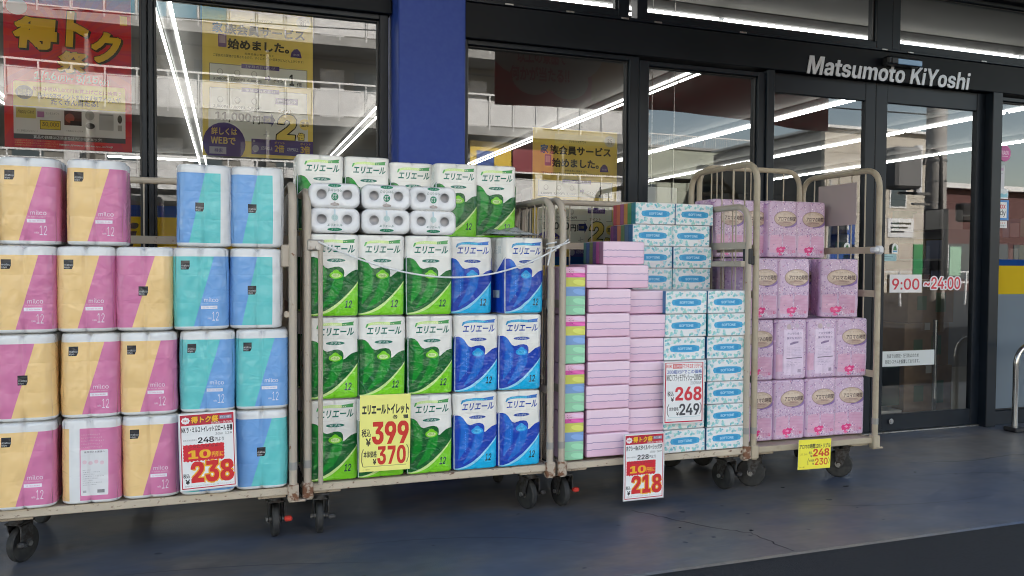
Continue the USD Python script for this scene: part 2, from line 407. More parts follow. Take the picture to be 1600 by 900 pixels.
# ================================================================== the setting
GY = 4.72                                     # plane of the shop's glass
put('parking_lot', bx(-120, 160, -120, 2.858, -0.30, -0.012), M_asphalt, kind='structure')
walk = put('walkway', bx(-40, 40, 2.858, 4.76, -0.30, 0.0), M_walk, kind='structure')

rng = np.random.default_rng(5)
def crack(pts, wd, name):
    pts = np.array(pts, float); q = [pts[0]]
    for a, b in zip(pts[:-1], pts[1:]):
        for k in range(1, 7):
            q.append(a + (b - a) * k / 6 + (rng.normal(0, 0.006, 2) if k < 6 else 0))
    q = np.array(q); w = wd * rng.uniform(0.4, 1.3, len(q))
    t = np.gradient(q, axis=0); t /= np.linalg.norm(t, axis=1, keepdims=True)
    nn = np.stack([-t[:, 1], t[:, 0]], 1) * w[:, None] / 2
    v = np.vstack([np.c_[q + nn, np.full(len(q), 0.0015)], np.c_[q - nn, np.full(len(q), 0.0015)]])
    m = len(q); f = []
    for i in range(m - 1): f += [(i, m + i, i + 1), (i + 1, m + i, m + i + 1)]
    put(name, trimesh.Trimesh(v, f, process=False), M_crack, walk, smooth=False)
crack([(1.93, 3.62), (2.05, 3.42), (2.20, 3.22), (2.30, 3.13), (2.31, 3.02), (2.33, 2.87)], 0.005, 'crack')
crack([(4.10, 3.95), (4.5, 3.86), (4.9, 3.9), (5.3, 3.8)], 0.004, 'crack')
def blot(x, y, rx, ry, seed):
    a = np.linspace(0, 2 * math.pi, 15)[:-1]; r = 1 + np.random.default_rng(seed).normal(0, 0.18, 14)
    v = np.c_[x + rx * r * np.cos(a), y + ry * r * np.sin(a), np.full(14, 0.0018)]
    v = np.vstack([v, [x, y, 0.0018]]); f = [(14, i, (i + 1) % 14) for i in range(14)]
    put('dark_spot', trimesh.Trimesh(v, f, process=False), M_crack, walk, smooth=False)
for i, (x, y, rx, ry) in enumerate([(1.064, 2.98, 0.021, 0.012), (3.30, 3.63, 0.02, 0.01), (2.94, 3.72, 0.012, 0.009), (2.32, 3.16, 0.013, 0.010), (2.02, 3.30, 0.008, 0.006), (3.93, 3.75, 0.01, 0.006), (4.4, 3.4, 0.012, 0.008)]): blot(x, y, rx, ry, i)

M_stain = pm('floor_stain', (0.050, 0.062, 0.090), 0.5)
rs = np.random.default_rng(8)
def stain(x, y, r_, seed):
    a = np.linspace(0, 2 * math.pi, 12)[:-1]; q = 1 + np.random.default_rng(seed).normal(0, .2, 11)
    v = np.vstack([np.c_[x + r_ * 1.3 * q * np.cos(a), y + r_ * q * np.sin(a), np.full(11, .0012)], [x, y, .0012]])
    put('gum_stain', trimesh.Trimesh(v, [(11, i, (i + 1) % 11) for i in range(11)], process=False), M_stain, walk, smooth=False)
for i in range(26): stain(rs.uniform(-.6, 5.4), rs.uniform(2.9, 3.75), rs.uniform(.005, .013), i)
def scuff(p, q, bend, wd):
    s = np.linspace(0, 1, 18)[:, None]; p, q = np.array(p), np.array(q); d = q - p; nrm = np.array([-d[1], d[0]]) / np.linalg.norm(d)
    c = p + d * s + nrm * bend * 4 * s * (1 - s); w = wd * np.sin(np.pi * s) ** .5 / 2
    v = np.vstack([np.c_[c + nrm * w, np.full(18, .001)], np.c_[c - nrm * w, np.full(18, .001)]])
    f = []
    for i in range(17): f += [(i, 18 + i, i + 1), (i + 1, 18 + i, 19 + i)]
    put('wheel_scuff', trimesh.Trimesh(v, f, process=False), M_stain, walk, smooth=False)
scuff((.5, 3.55), (1.6, 3.2), .10, .006); scuff((2.7, 3.5), (4.0, 3.25), -.12, .005); scuff((3.7, 3.7), (5.2, 3.3), .08, .005); scuff((-.5, 3.5), (.6, 3.3), .05, .005)

# ------------------------------------------------------------------ the shop
M_soffit = pm('soffit_board', (0.30, 0.28, 0.25), 0.7, bump=0.001, bscale=30)
M_roof = pm('roof_metal', (0.25, 0.26, 0.28), 0.5)
M_inwall = pm('shop_wall', (0.14, 0.14, 0.135), 0.7, col2=(0.11, 0.11, 0.105), scale=2)
M_ceil = pm('shop_ceiling', (0.085, 0.082, 0.075), 0.8)
M_infloor = pm('shop_floor_tile', (0.13, 0.125, 0.115), 0.3)
shop = thing('shop_building', 'drugstore shop with navy aluminium front, glass doors and a blue pillar', 'shop')
put('roof', bx(-30, 40, 4.62, 34, 3.95, 4.3), M_roof, shop)
put('canopy', bx(-30, 40, 2.4, 4.62, 3.75, 4.3, 0.02), M_soffit, shop)
put('ceiling', bx(-12, 24, 4.80, 20, 3.36, 3.44), M_ceil, shop)
put('back_wall', bx(-12, 24, 20, 20.3, 0, 3.95), M_inwall, shop)
put('side_wall', bx(-12.3, -12, 4.9, 20.3, 0, 3.95), M_inwall, shop)
put('side_wall', bx(24, 24.3, 4.9, 20.3, 0, 3.95), M_inwall, shop)
put('shop_floor', bx(-12, 24, 4.76, 20, -0.3, 0.0), M_infloor, kind='structure')
put('upper_fascia', bx(-30, 40, 4.62, 4.80, 3.30, 3.75), M_header, shop)
put('outer_wall', bx(-30, -2.2, 4.62, 4.80, 0, 3.30), M_header, shop)
put('outer_wall', bx(9.2, 40, 4.62, 4.80, 0, 3.30), M_header, shop)
put('pillar', bx(0.901, 1.291, 4.48, 4.80, 0, 3.30, 0.006), M_pillar, shop)

def rect_frame(x0, x1, z0, z1, y0, y1, l, r, b, t):
    e = 0.0
    return cat(bx(x0, x0 + l, y0, y1, z0, z1, .003), bx(x1 - r, x1, y0, y1, z0, z1, .003), bx(x0 + l, x1 - r, y0 + .003, y1 - .003, z0, z0 + b, .003), bx(x0 + l, x1 - r, y0 + .003, y1 - .003, z1 - t, z1, .003))

def pane_sheet(x0, x1, z0, z1, y):
    return trimesh.Trimesh([(x0, y, z0), (x1, y, z0), (x1, y, z1), (x0, y, z1)], [(0, 1, 2), (0, 2, 3)], process=False)

def window(x0, x1, z0, z1, l=.03, r=.03, b=.03, t=.03, y=GY):
    w = put('window', rect_frame(x0, x1, z0, z1, y - 0.045, y + 0.045, l, r, b, t), M_frame, shop)
    put('pane', pane_sheet(x0 + l, x1 - r, z0 + b, z1 - t, y), M_glass, w, smooth=False)
    # rubber glazing bead
    put('glazing_bead', rect_frame(x0 + l, x1 - r, z0 + b, z1 - t, y - 0.02, y - 0.004, .012, .012, .012, .012), M_black, w)
    return w
# lower row: x of the glass edges measured in the photograph
window(-2.16, -0.43 + .026, 0.0, 2.69, .05, .026, .12, .03)
window(-0.372 - .026, 0.88, 0.0, 2.69, .026, .05, .12, .03)
window(1.30, 2.448 + .07, 0.0, 2.60, .06, .07, .12, .03)
window(2.592 - .07, 3.438 + .06, 0.0, 2.58, .07, .06, .12, .03)
window(5.662, 9.16, 0.0, 2.58, .02, .05, .112, .03)
# header band between the windows and the transom lights
put('header_panel', bx(-2.16, 0.895, 4.645, 4.76, 2.69, 3.30, .004), M_header, shop)
hp = put('header_panel', bx(1.297, 9.16, 4.645, 4.76, 2.60, 2.812, .004), M_header, shop)
put('header_ledge', bx(1.297, 9.16, 4.633, 4.70, 2.812, 2.830, .003), M_frame, shop)
for x in (1.58, 1.98, 2.36, 2.60, 3.25, 4.46, 4.70, 5.42):
    put('panel_clip', bx(x, x + 0.055, 4.627, 4.634, 2.814, 2.826, .002), M_steel, shop)
for (a, b) in ((1.30, 2.44), (2.50, 4.60), (4.60, 6.70), (6.70, 9.16)):
    window(a, b, 2.832, 3.30, .075, .145 if b == 4.60 else .075, .055, .03)

# sliding glass doors
def door(x0, x1, y, l, r, name):
    d = put('sliding_door', rect_frame(x0, x1, 0.015, 2.598, y - 0.022, y + 0.022, l, r, 0.125, 0.138), M_frame, shop)
    put('pane', pane_sheet(x0 + l, x1 - r, 0.14, 2.46, y), M_glass, d, smooth=False)
    return d
put('door_jamb', bx(3.498, 3.56, 4.655, 4.80, 0.0, 2.60, .004), M_frame, shop)
door(3.56, 4.484, 4.725, 0.03, 0.093, 'l')
rd = door(4.487, 5.56, 4.725, 0.108, 0.085, 'r')
lock = put('door_lock', cat(cyl(0.021, 0.012, (4.677, 4.697, 0.09), 'y'), cyl(0.012, 0.016, (4.677, 4.694, 0.09), 'y')), M_chrome, rd)
put('door_jamb', bx(5.56, 5.662, 4.635, 4.80, 0.0, 2.60, .004), M_frame, shop)
put('threshold_rail', bx(3.56, 5.56, 4.69, 4.758, 0.001, 0.013, .003), M_steel, shop)
sensor = put('door_sensor', cat(bx(4.47, 4.78, 4.575, 4.645, 2.705, 2.765, .012), bx(4.50, 4.75, 4.568, 4.578, 2.712, 2.75, .003)), M_black, shop)
M_sensorface = pm('sensor_lens', (0.16, 0.30, 0.50), 0.12, spec=0.8)
put('sensor_lens', bx(4.55, 4.775, 4.566, 4.574, 2.708, 2.748, .003), M_sensorface, sensor)

# the shop's name in applied letters
nm = text_shape('Matsumoto KiYoshi', 'en', bold=0.045, skew=0.20, res=96)
nm = fit(nm, 0, 0, 1.515, 0.128)
nm = affinity.scale(nm, 1, -1, origin=(0, 0))
lt = trimesh.util.concatenate([trimesh.creation.extrude_polygon(g, 0.006, engine='earcut') for g in nm.geoms])
lt.vertices = np.c_[lt.vertices[:, 0] + 3.812, 4.645 - lt.vertices[:, 2], lt.vertices[:, 1] + 2.722]
lt.invert()
M_letters = pm('silver_letters', (0.62, 0.62, 0.64), 0.35, 0.2)
put('name_lettering', lt, M_letters, shop, smooth=False)

# ------------------------------------------------------------------ inside the shop
M_tube = glow('lit_tube', (1.0, 0.98, 0.94), 2.8)
M_fix = pm('lamp_housing', (0.09, 0.09, 0.088), 0.5)
def lamp_run(x, y, axis, n, label):
    L, gap = 1.60, 0.06
    t = thing('ceiling_lamp', label, 'ceiling lamp', (x, y, 3.25))
    span = n * (L + gap)
    h = bx(-0.045, 0.045, 0, span, 0.02, 0.11, .01) if axis == 'y' else bx(0, span, -0.045, 0.045, 0.02, 0.11, .01)
    put('housing', h, M_fix, t)
    for k in range(n):
        a = k * (L + gap)
        for s in (-0.062, 0.062):
            m = cyl(0.012, L, (s, a + L / 2, 0), 'y', 8) if axis == 'y' else cyl(0.012, L, (a + L / 2, s, 0), 'x', 8)
            put('tube', m, M_tube, t)
lamp_run(-2.62, 5.75, 'y', 6, 'lit fluorescent strip inside the shop, seen beside the red poster')
lamp_run(-0.48, 6.05, 'y', 7, 'lit fluorescent strip inside the shop between the red and yellow posters')
lamp_run(1.86, 8.7, 'y', 5, 'lit fluorescent strip inside the shop just left of the blue pillar')
lamp_run(4.58, 6.1, 'y', 7, 'lit fluorescent strip inside the shop crossing the two middle windows')
lamp_run(7.06, 6.1, 'y', 7, 'lit fluorescent strip inside the shop crossing the left sliding door')
lamp_run(9.45, 6.1, 'y', 7, 'lit fluorescent strip inside the shop crossing the right sliding door')
lamp_run(11.9, 6.1, 'y', 6, 'lit fluorescent strip deep inside the shop at the right window')
lamp_run(-6.14, 5.72, 'x', 10, 'lit fluorescent strip behind the upper lights over the doors')

lamp_run(-2.15, 17.0, 'x', 1, 'short lit fluorescent strip at the back of the shop, behind the window post')
M_shelf = pm('shelf_steel', (0.12, 0.12, 0.12), 0.5)
M_stock = printed('stock_print', 0.45)
def gondola(x, y0, y1, label):
    t = thing('shelf_unit', label, 'shelf', (x, y0, 0)); L = y1 - y0
    put('end_panel', bx(-0.45, 0.45, 0, 0.03, 0, 1.72), M_shelf, t); put('end_panel', bx(-0.45, 0.45, L - 0.03, L, 0, 1.72), M_shelf, t)
    put('back_panel', bx(-0.02, 0.02, 0.03, L - 0.03, 0, 1.72), M_shelf, t)
    r = np.random.default_rng(int(x * 10) + 103); cm = CM()
    pal = [(0.10, 0.03, 0.03), (0.11, 0.09, 0.04), (0.04, 0.05, 0.09), (0.16, 0.155, 0.15), (0.04, 0.08, 0.05), (0.09, 0.06, 0.07), (0.06, 0.045, 0.035), (0.08, 0.09, 0.11)]
    for z in (0.15, 0.55, 0.95, 1.35, 1.72):
        if z < 1.7: put('shelf_board', bx(-0.43, 0.43, 0.03, L - 0.03, z - 0.02, z), M_shelf, t)
        for s in (-1, 1):
            y = 0.06
            while y < L - 0.3:
                w = r.uniform(0.10, 0.28); hgt = r.uniform(0.15, 0.32)
                cm.addmesh(bx(min(s * 0.08, s * 0.40), max(s * 0.08, s * 0.40), y, y + w, z + 0.001, z + hgt), pal[r.integers(len(pal))]); y += w + 0.02
    put('goods', cm, M_stock, t, kind='stuff')
gondola(-3.4, 7.2, 13.5, 'shop shelf full of goods, furthest left inside the shop')
gondola(0.7, 8.2, 14.5, 'shop shelf full of goods behind the yellow poster left of the pillar')
gondola(3.3, 7.6, 14.5, 'shop shelf full of goods behind the windows right of the pillar')
gondola(6.0, 7.4, 14.5, 'shop shelf full of goods behind the left sliding door')
gondola(8.8, 7.6, 14.5, 'shop shelf full of goods behind the right sliding door')
gondola(12.0, 7.6, 14.5, 'shop shelf full of goods deep behind the right window')

M_kraft = pm('cardboard', (0.17, 0.105, 0.055), 0.75, col2=(0.14, 0.085, 0.045), scale=9)
M_kprint = pm('cardboard_ink', (0.05, 0.09, 0.04), 0.7)
def carton(x, y, z, w, d, h, rz, label):
    t = thing('cardboard_box', label, 'box', (x, y, z), (0, 0, rz))
    put('carton', bx(-w / 2, w / 2, -d / 2, d / 2, 0, h, .004), M_kraft, t)
    put('tape', bx(-0.03, 0.03, -d / 2 - .002, d / 2 + .002, h - 0.06, h + .002), M_tape, t)
    put('ink_mark', bx(-w * .3, -w * .1, -d / 2 - .0015, -d / 2 + .01, h * .3, h * .62), M_kprint, t)
    put('ink_mark', bx(w * .1, w * .32, -d / 2 - .0015, -d / 2 + .01, h * .25, h * .7), M_kprint, t)
carton(5.52, 5.35, 0.0, 0.52, 0.4, 0.42, 0, 'brown cardboard box on the floor behind the right door')
carton(5.50, 5.36, 0.421, 0.50, 0.4, 0.36, 2, 'brown cardboard box in the middle of the stack behind the right door')
carton(5.54, 5.35, 0.782, 0.48, 0.4, 0.36, -2, 'brown cardboard box topping the stack behind the right door')
M_green = pm('green_basket_plastic', (0.012, 0.045, 0.035), 0.4)
bs = thing('basket_stand', 'stand of dark green shopping baskets just inside the right door', 'basket stand', (5.03, 5.35, 0))
for k in range(4):
    z = 0.10 + 0.07 * k
    put('basket', cat(bx(-.21, .21, -.15, .15, z, z + .02), bx(-.22, -.20, -.16, .16, z, z + .17), bx(.20, .22, -.16, .16, z, z + .17), bx(-.2, .2, -.16, -.14, z, z + .17), bx(-.2, .2, .14, .16, z, z + .17)), M_green, bs)
put('stand_leg', bx(-.26, -.235, -.18, .18, 0, .58), M_white, bs); put('stand_leg', bx(.235, .30, -.18, .18, 0, .62), M_white, bs)
put('stand_foot', bx(-.235, .235, -.18, .18, 0.02, .06), M_white, bs)
tag(put('steel_post', cat(cyl(0.018, 0.82, (5.40, 4.98, 0.41)), cyl(0.035, 0.012, (5.40, 4.98, 0.006))), M_chrome), 'thin stainless post standing just inside the right door', 'post')
hk = thing('notice_holder', 'blank pale grey notice plate hanging behind the middle window', 'notice', (2.885, 5.0, 1.733))
put('plate', bx(-.117, .117, -.004, .004, -.065, .065, .002), M_white, hk)
put('hanger', cat(bx(-.09, -.086, -.002, .002, .065, 1.62), bx(.086, .09, -.002, .002, .065, 1.62)), M_steel, hk)
# ================================================================== roll cages
def hoop(x, y0, y1, z0, z1, r, rad=0.10):
    return tube(arcpath([(x, y0, z0), (x, y0, z1), (x, y1, z1), (x, y1, z0)], rad), r, 12)

def caster(parent, x, y, rz, pedal=None, axle=0.078):
    c, s = math.cos(math.radians(rz)), math.sin(math.radians(rz))
    T = np.eye(4); T[:2, :2] = [[c, -s], [s, c]]; T[:2, 3] = x, y
    def tr(m): m.apply_transform(T); return m
    R = 0.078; off = 0.035            # trail of the swivel
    top = cat(bx(-.045, .045, -.045, .045, .192, .200, .002), cyl(.03, .02, (0, 0, .182)), bx(-.034, .034, off - .062, off + .03, .166, .174, .002))
    cheek = []
    for k in (-1, 1):
        m = trimesh.creation.extrude_polygon(Polygon([(-.028, .17), (.05, .17), (.05 - .01, .075), (.02, .062), (.006, .075)]), .004, engine='earcut')
        v = m.vertices.copy(); m.vertices = np.c_[k * .029 + v[:, 2] - .002, v[:, 0] + off - .028, v[:, 1]]
        if m.volume < 0: m.invert()
        cheek.append(m)
    f = put('caster', tr(cat(top, *cheek)), M_dksteel, parent)
    w = trimesh.creation.revolve(np.array([(0.02, -.015), (.062, -.0165), (.073, -.0155), (.078, -.009), (.078, .009), (.073, .0155), (.062, .0165), (.02, .015)]), sections=28)
    w.apply_transform(trimesh.transformations.rotation_matrix(math.pi / 2, (0, 1, 0))); w.apply_translation((0, off, R))
    put('wheel', tr(w), M_rubber, f)
    put('hub', tr(cat(cyl(.045, .022, (0, off, R), 'x', 20), cyl(.011, .078, (0, off, R), 'x', 10))), M_steel, f)
    if pedal is not None:
        bp = put('brake_lever', tr(bx(.036, .042, off - .06, off + .01, .09, .165, .002)), M_dksteel, f)
        put('brake_tip', tr(cbox(.034, .03, .022, .006, (.052, off - .066, .092))), pedal, f)

def cage(label, x0, x1, H, Hb, paint, y0=3.70, y1=4.40, deck=0.25, cast=(), plate=False, bars=5, group=None, mid=(0.62, 1.05, 1.36), half=None):
    r = 0.0175
    t = thing('roll_cage', label, 'roll cage', ((x0 + x1) / 2, (y0 + y1) / 2, 0))
    a, b = x0 - (x0 + x1) / 2, x1 - (x0 + x1) / 2; c, d = y0 - (y0 + y1) / 2, y1 - (y0 + y1) / 2
    lip = 0.034
    base = cat(bx(a + .02, b - .02, c - .004, c + .03, deck - lip, deck, .003), bx(a + .02, b - .02, d - .03, d, deck - lip, deck, .003), bx(a + .018, a + .05, c + .03, d - .03, deck - lip, deck - .002, .003), bx(b - .05, b - .018, c + .03, d - .03, deck - lip, deck - .002, .003),
               bx(a + .05, b - .05, -.02, .02, deck - lip, deck - .004), bx(a + .03, a + .15, c + .02, c + .14, .200, .214, .002), bx(b - .15, b - .03, c + .02, c + .14, .200, .214, .002), bx(a + .03, a + .15, d - .14, d - .02, .200, .214, .002), bx(b - .15, b - .03, d - .14, d - .02, .200, .214, .002))
    put('base_frame', base, M_lip if paint is M_cart else paint, t)
    put('deck_board', bx(a + .05, b - .05, c + .03, d - .03, deck - .012, deck - .003), M_lip if paint is M_cart else paint, t)
    for k, x in enumerate((a, b)):
        h = put('side_panel', hoop(x, c + .0, d, .185, H, r), paint, t)
        yy = np.linspace(c, d, bars + 2)[1:-1]
        for y in yy: put('bar', cyl(.0042, H - .02 - deck + .03, (x, y, (H - .012 + deck - .03) / 2), 'z', 6), paint, h)
        s = 1 if k == 0 else -1
        for z in mid: put('cross_strip', bx(x - .003 + s * .006, x + .003 + s * .006, c + .012, d - .012, z - .02, z + .02, .001), paint, h)
        put('bottom_strip', bx(x - .004 + s * .006, x + .004 + s * .006, c + .012, d - .012, deck - .035, deck - .002, .001), paint, h)
        put('post_socket', cat(bx(x - .024, x + .024, c - .02, c + .024, .19, .262, .004), bx(x - .034 * (k == 0) - .02, x + .034 * (k == 1) + .02, c - .012, c + .02, .182, .193, .003)), M_rusty if paint is M_cart else paint, h)
        put('tape_band', cyl(.0186, .035, (x, c, .345), 'z', 14), M_tape, h)
        if plate and k == 1:
            put('name_plate', bx(x - .011, x - .007, c + .17, c + .50, 1.50, 1.755, .001), M_plate, h)
    hb = put('back_panel', tube(arcpath([(a + .045, d - .02, .215), (a + .045, d - .02, Hb), (b - .045, d - .02, Hb), (b - .045, d - .02, .215)], .10), r * .95, 12), paint, t)
    n = max(5, int((b - a) / .17))
    for x in np.linspace(a + .045, b - .045, n + 2)[1:-1]:
        put('bar', cyl(.0042, Hb - .02 - deck, (x, d - .02, (Hb + deck) / 2), 'z', 6), paint, hb)
    for z in mid: put('cross_strip', bx(a + .05, b - .05, d - .026, d - .02, z - .02, z + .02, .001), paint, hb)
    if half is not None:
        put('front_gate', tube(arcpath([(a + .03, c - .0, .30), (a + .03, c, .30 + half), (b - .03, c, .30 + half), (b - .03, c, .30)], .06), .012, 10), paint, t)
    for (x, y, rz, pd) in cast: caster(t, a + x if x > 0 else b + x, c + y if y > 0 else d + y, rz, pd)
    return t
g = None
c1 = cage('cream roll cage at the left edge, stacked with pink and blue toilet rolls', -0.905, 0.268, 1.60, 1.655, M_cart, y0=3.68, cast=[(.075, .09, -28, M_dksteel), (-.072, .085, 4, M_red), (.075, -.09, 40, None), (-.075, -.09, -15, None)])
c2 = cage('cream roll cage left of the middle, stacked with green and blue toilet rolls', 0.333, 1.513, 1.575, 1.62, M_cart, cast=[(.058, .05, -3, M_dksteel), (-.07, .085, 16, M_dksteel), (.075, -.09, 30, None), (-.075, -.09, -35, None)])
c3 = cage('cream roll cage right of the middle, stacked with tissue boxes', 1.575, 2.672, 1.575, 1.615, M_cart, cast=[(.05, .08, 8, M_red), (-.06, .075, 10, M_dksteel), (.075, -.09, -30, None), (-.075, -.09, 25, None)])
c4 = cage('tall beige roll cage at the right, stacked with lilac toilet rolls', 2.722, 3.567, 1.815, 1.862, M_cart2, plate=True, mid=(0.62, 1.09, 1.345), y1=4.36, cast=[(.095, .09, 52, M_dksteel), (-.13, .095, 50, M_dksteel), (.075, -.09, 20, None), (-.075, -.09, -30, None)])
# fittings on single cages
put('latch_bracket', cat(cbox(.075, .035, .05, .005, (-.585 + .03, -.355, 1.33)), cyl(.012, .05, (-.545, -.36, 1.32), 'y')), M_steel, c2)
put('lower_bar', tube(arcpath([(-.535, -.372, .25), (-.535, -.372, 1.33)], .02), .011, 10), M_cart, c2)
put('latch_bracket', cat(cbox(.03, .06, .09, .006, (.553, -.34, 1.30)), cbox(.02, .03, .05, .004, (.575, -.345, 1.28))), M_black, c3)
put('side_gate_bar', bx(.505, .555, -.345, -.05, 1.243, 1.275, .003), M_cart, c3)
put('rope_clip', cat(cbox(.052, .04, .05, .012, (.413, -.345, 1.345)), cbox(.035, .05, .03, .008, (.375, -.35, 1.345))), M_clear, c4)
put('hinge_block', cat(cbox(.05, .05, .10, .006, (-.012 + .575, -.335, 1.28))), M_cart, c1)
put('hinge_block', cat(cbox(.05, .05, .03, .006, (.575, -.34, 1.02))), M_lip, c1)
# ================================================================== wrapped packs
def breaks(n, w, dense):
    """Grid lines 0..w, closer near both ends (rounded corners) and round the middle when dense is set."""
    e = [0, .012, .03, .055, .085, .12]
    m = list(np.linspace(.12, .88, n))
    if dense: m = sorted(set(m + [.455, .475, .488, .5, .512, .525, .545]))
    return np.array(sorted(set(np.round(e + m + [1 - x for x in e], 5)))) * w

class Pack:
    """Rounded, film-wrapped block standing on z = 0, centred in x and y, its printed front towards -y."""
    def __init__(s, w, d, h, ru, rv, bulge=0.0, dent=0.0, notch=0.0, rolls=0, noise=0.002, seed=0, gap=0.0):
        s.__dict__.update(locals())
    def face(s, k, a, b):
        """k: 0 front, 1 right, 2 back, 3 left; a runs 0..1 from the viewer's left, b 0..1 upward."""
        L, D = (s.w, s.d) if k % 2 == 0 else (s.d, s.w)
        x = (-L / 2 + .293 * s.ru) + a * (L - .586 * s.ru)
        z = .293 * s.rv + b * (s.h - .586 * s.rv)
        du = np.minimum(x + L / 2, L / 2 - x); dv = np.minimum(z, s.h - z)
        def pull(dd, r): q = np.clip(r - dd, 0, r); return r - np.sqrt(np.maximum(r * r - q * q, 0))
        pu, pv = pull(du, s.ru), pull(dv, s.rv)
        pv = pv - s.bulge * np.sin(np.pi * np.clip(z / s.h, 0, 1)) ** 0.6
        cen = np.exp(-(x / .007) ** 2)
        edge = np.exp(-(s.h - z) / .02) + .7 * np.exp(-z / .016)
        dent = s.dent * np.exp(-(x / .022) ** 2) + s.notch * cen * (edge + .10)
        roll = 0
        for i in range(1, s.rolls): roll = roll + .0004 * np.exp(-((z - s.h * i / s.rolls) / .004) ** 2)
        y = D / 2 - pu - pv
        x = x * (L / 2 - pv) / (L / 2)
        fade = np.clip(du / .02, 0, 1) * np.clip(dv / .012, 0, 1)
        p = np.stack([x, np.full_like(x, 0) + k * 3.1, z], -1)
        nz = (meshkit.fbm(p * 26 + s.seed * 7.3 + 50, 3, s.seed) - .5) * 2 * s.noise + (meshkit.noise(p * np.array([9, 9, 16]) + s.seed * 3.7 + 50, s.seed + 3) - .5) * 1.6 * s.noise
        y = y - (dent + roll) * np.clip(du / .02, 0, 1) + nz * fade
        z = z - s.notch * .55 * cen * np.exp(-(s.h - z) / .012)
        out = np.stack([x, -y, z], -1)
        c, sn = [(1, 0), (0, 1), (-1, 0), (0, -1)][k]
        return np.stack([out[..., 0] * c - out[..., 1] * sn, out[..., 0] * sn + out[..., 1] * c, out[..., 2]], -1)
    def normal(s, k, a, b):
        e = 2e-3
        u = s.face(k, np.clip(a + e, 0, 1), b) - s.face(k, np.clip(a - e, 0, 1), b)
        v = s.face(k, a, np.clip(b + e, 0, 1)) - s.face(k, a, np.clip(b - e, 0, 1))
        n = np.cross(u, v)
        return n / np.maximum(np.linalg.norm(n, axis=-1, keepdims=True), 1e-12)
    def build(s, front, right=None, back=None, left=None, top=WHT, nx=9, ny=9):
        cm = CM()
        for k, art in enumerate((front, right or front, back or front, left or front)):
            if not isinstance(art, Art):
                art = Art(1, 1, art)
            xs, ys = breaks(nx if k == 0 else 5, art.w, s.notch > 0), breaks(ny if k == 0 else 5, art.h, False)
            if s.rolls and k == 0: ys = np.unique(np.concatenate([ys] + [art.h * (i / s.rolls + np.array([-.012, 0, .012])) for i in range(1, s.rolls)]))
            for v, f, c in art.pieces(xs, ys):
                a, b = v[:, 0] / art.w, 1 - v[:, 1] / art.h
                P = s.face(k, a, b); N = s.normal(k, a, b)
                if len(f):
                    nn = np.cross(P[f[:, 1]] - P[f[:, 0]], P[f[:, 2]] - P[f[:, 0]])
                    flip = (nn * N[f[:, 0]]).sum(1) < 0
                    f = np.where(flip[:, None], f[:, ::-1], f)
                cm.add(P, f, c, N)
        for b, zc, sg in ((1.0, s.h, 1), (0.0, 0.0, -1)):
            ring = np.vstack([s.face(k, np.linspace(0, 1, 13)[:-1], np.full(12, b)) for k in range(4)])
            n = len(ring); q = .707 * s.rv
            r2 = ring.copy(); r2[:, :2] *= 1 - q / (min(s.w, s.d) / 2); r2[:, 2] = zc - sg * .0005
            r3 = ring.copy(); r3[:, :2] *= .5; r3[:, 2] = zc
            V = np.vstack([ring, r2, r3, [[0, 0, zc]]]); f = []
            for i in range(n):
                j = (i + 1) % n
                for o in (0, n): f += [(o + i, o + j, o + n + j), (o + i, o + n + j, o + n + i)]
                f.append((2 * n + i, 2 * n + j, 3 * n))
            f = np.array(f); f = f if sg > 0 else f[:, ::-1]
            t = trimesh.Trimesh(V, f, process=False)
            nn = np.array(t.vertex_normals); cm.add(V, f, top, nn)
        return cm

R = random.Random(11)
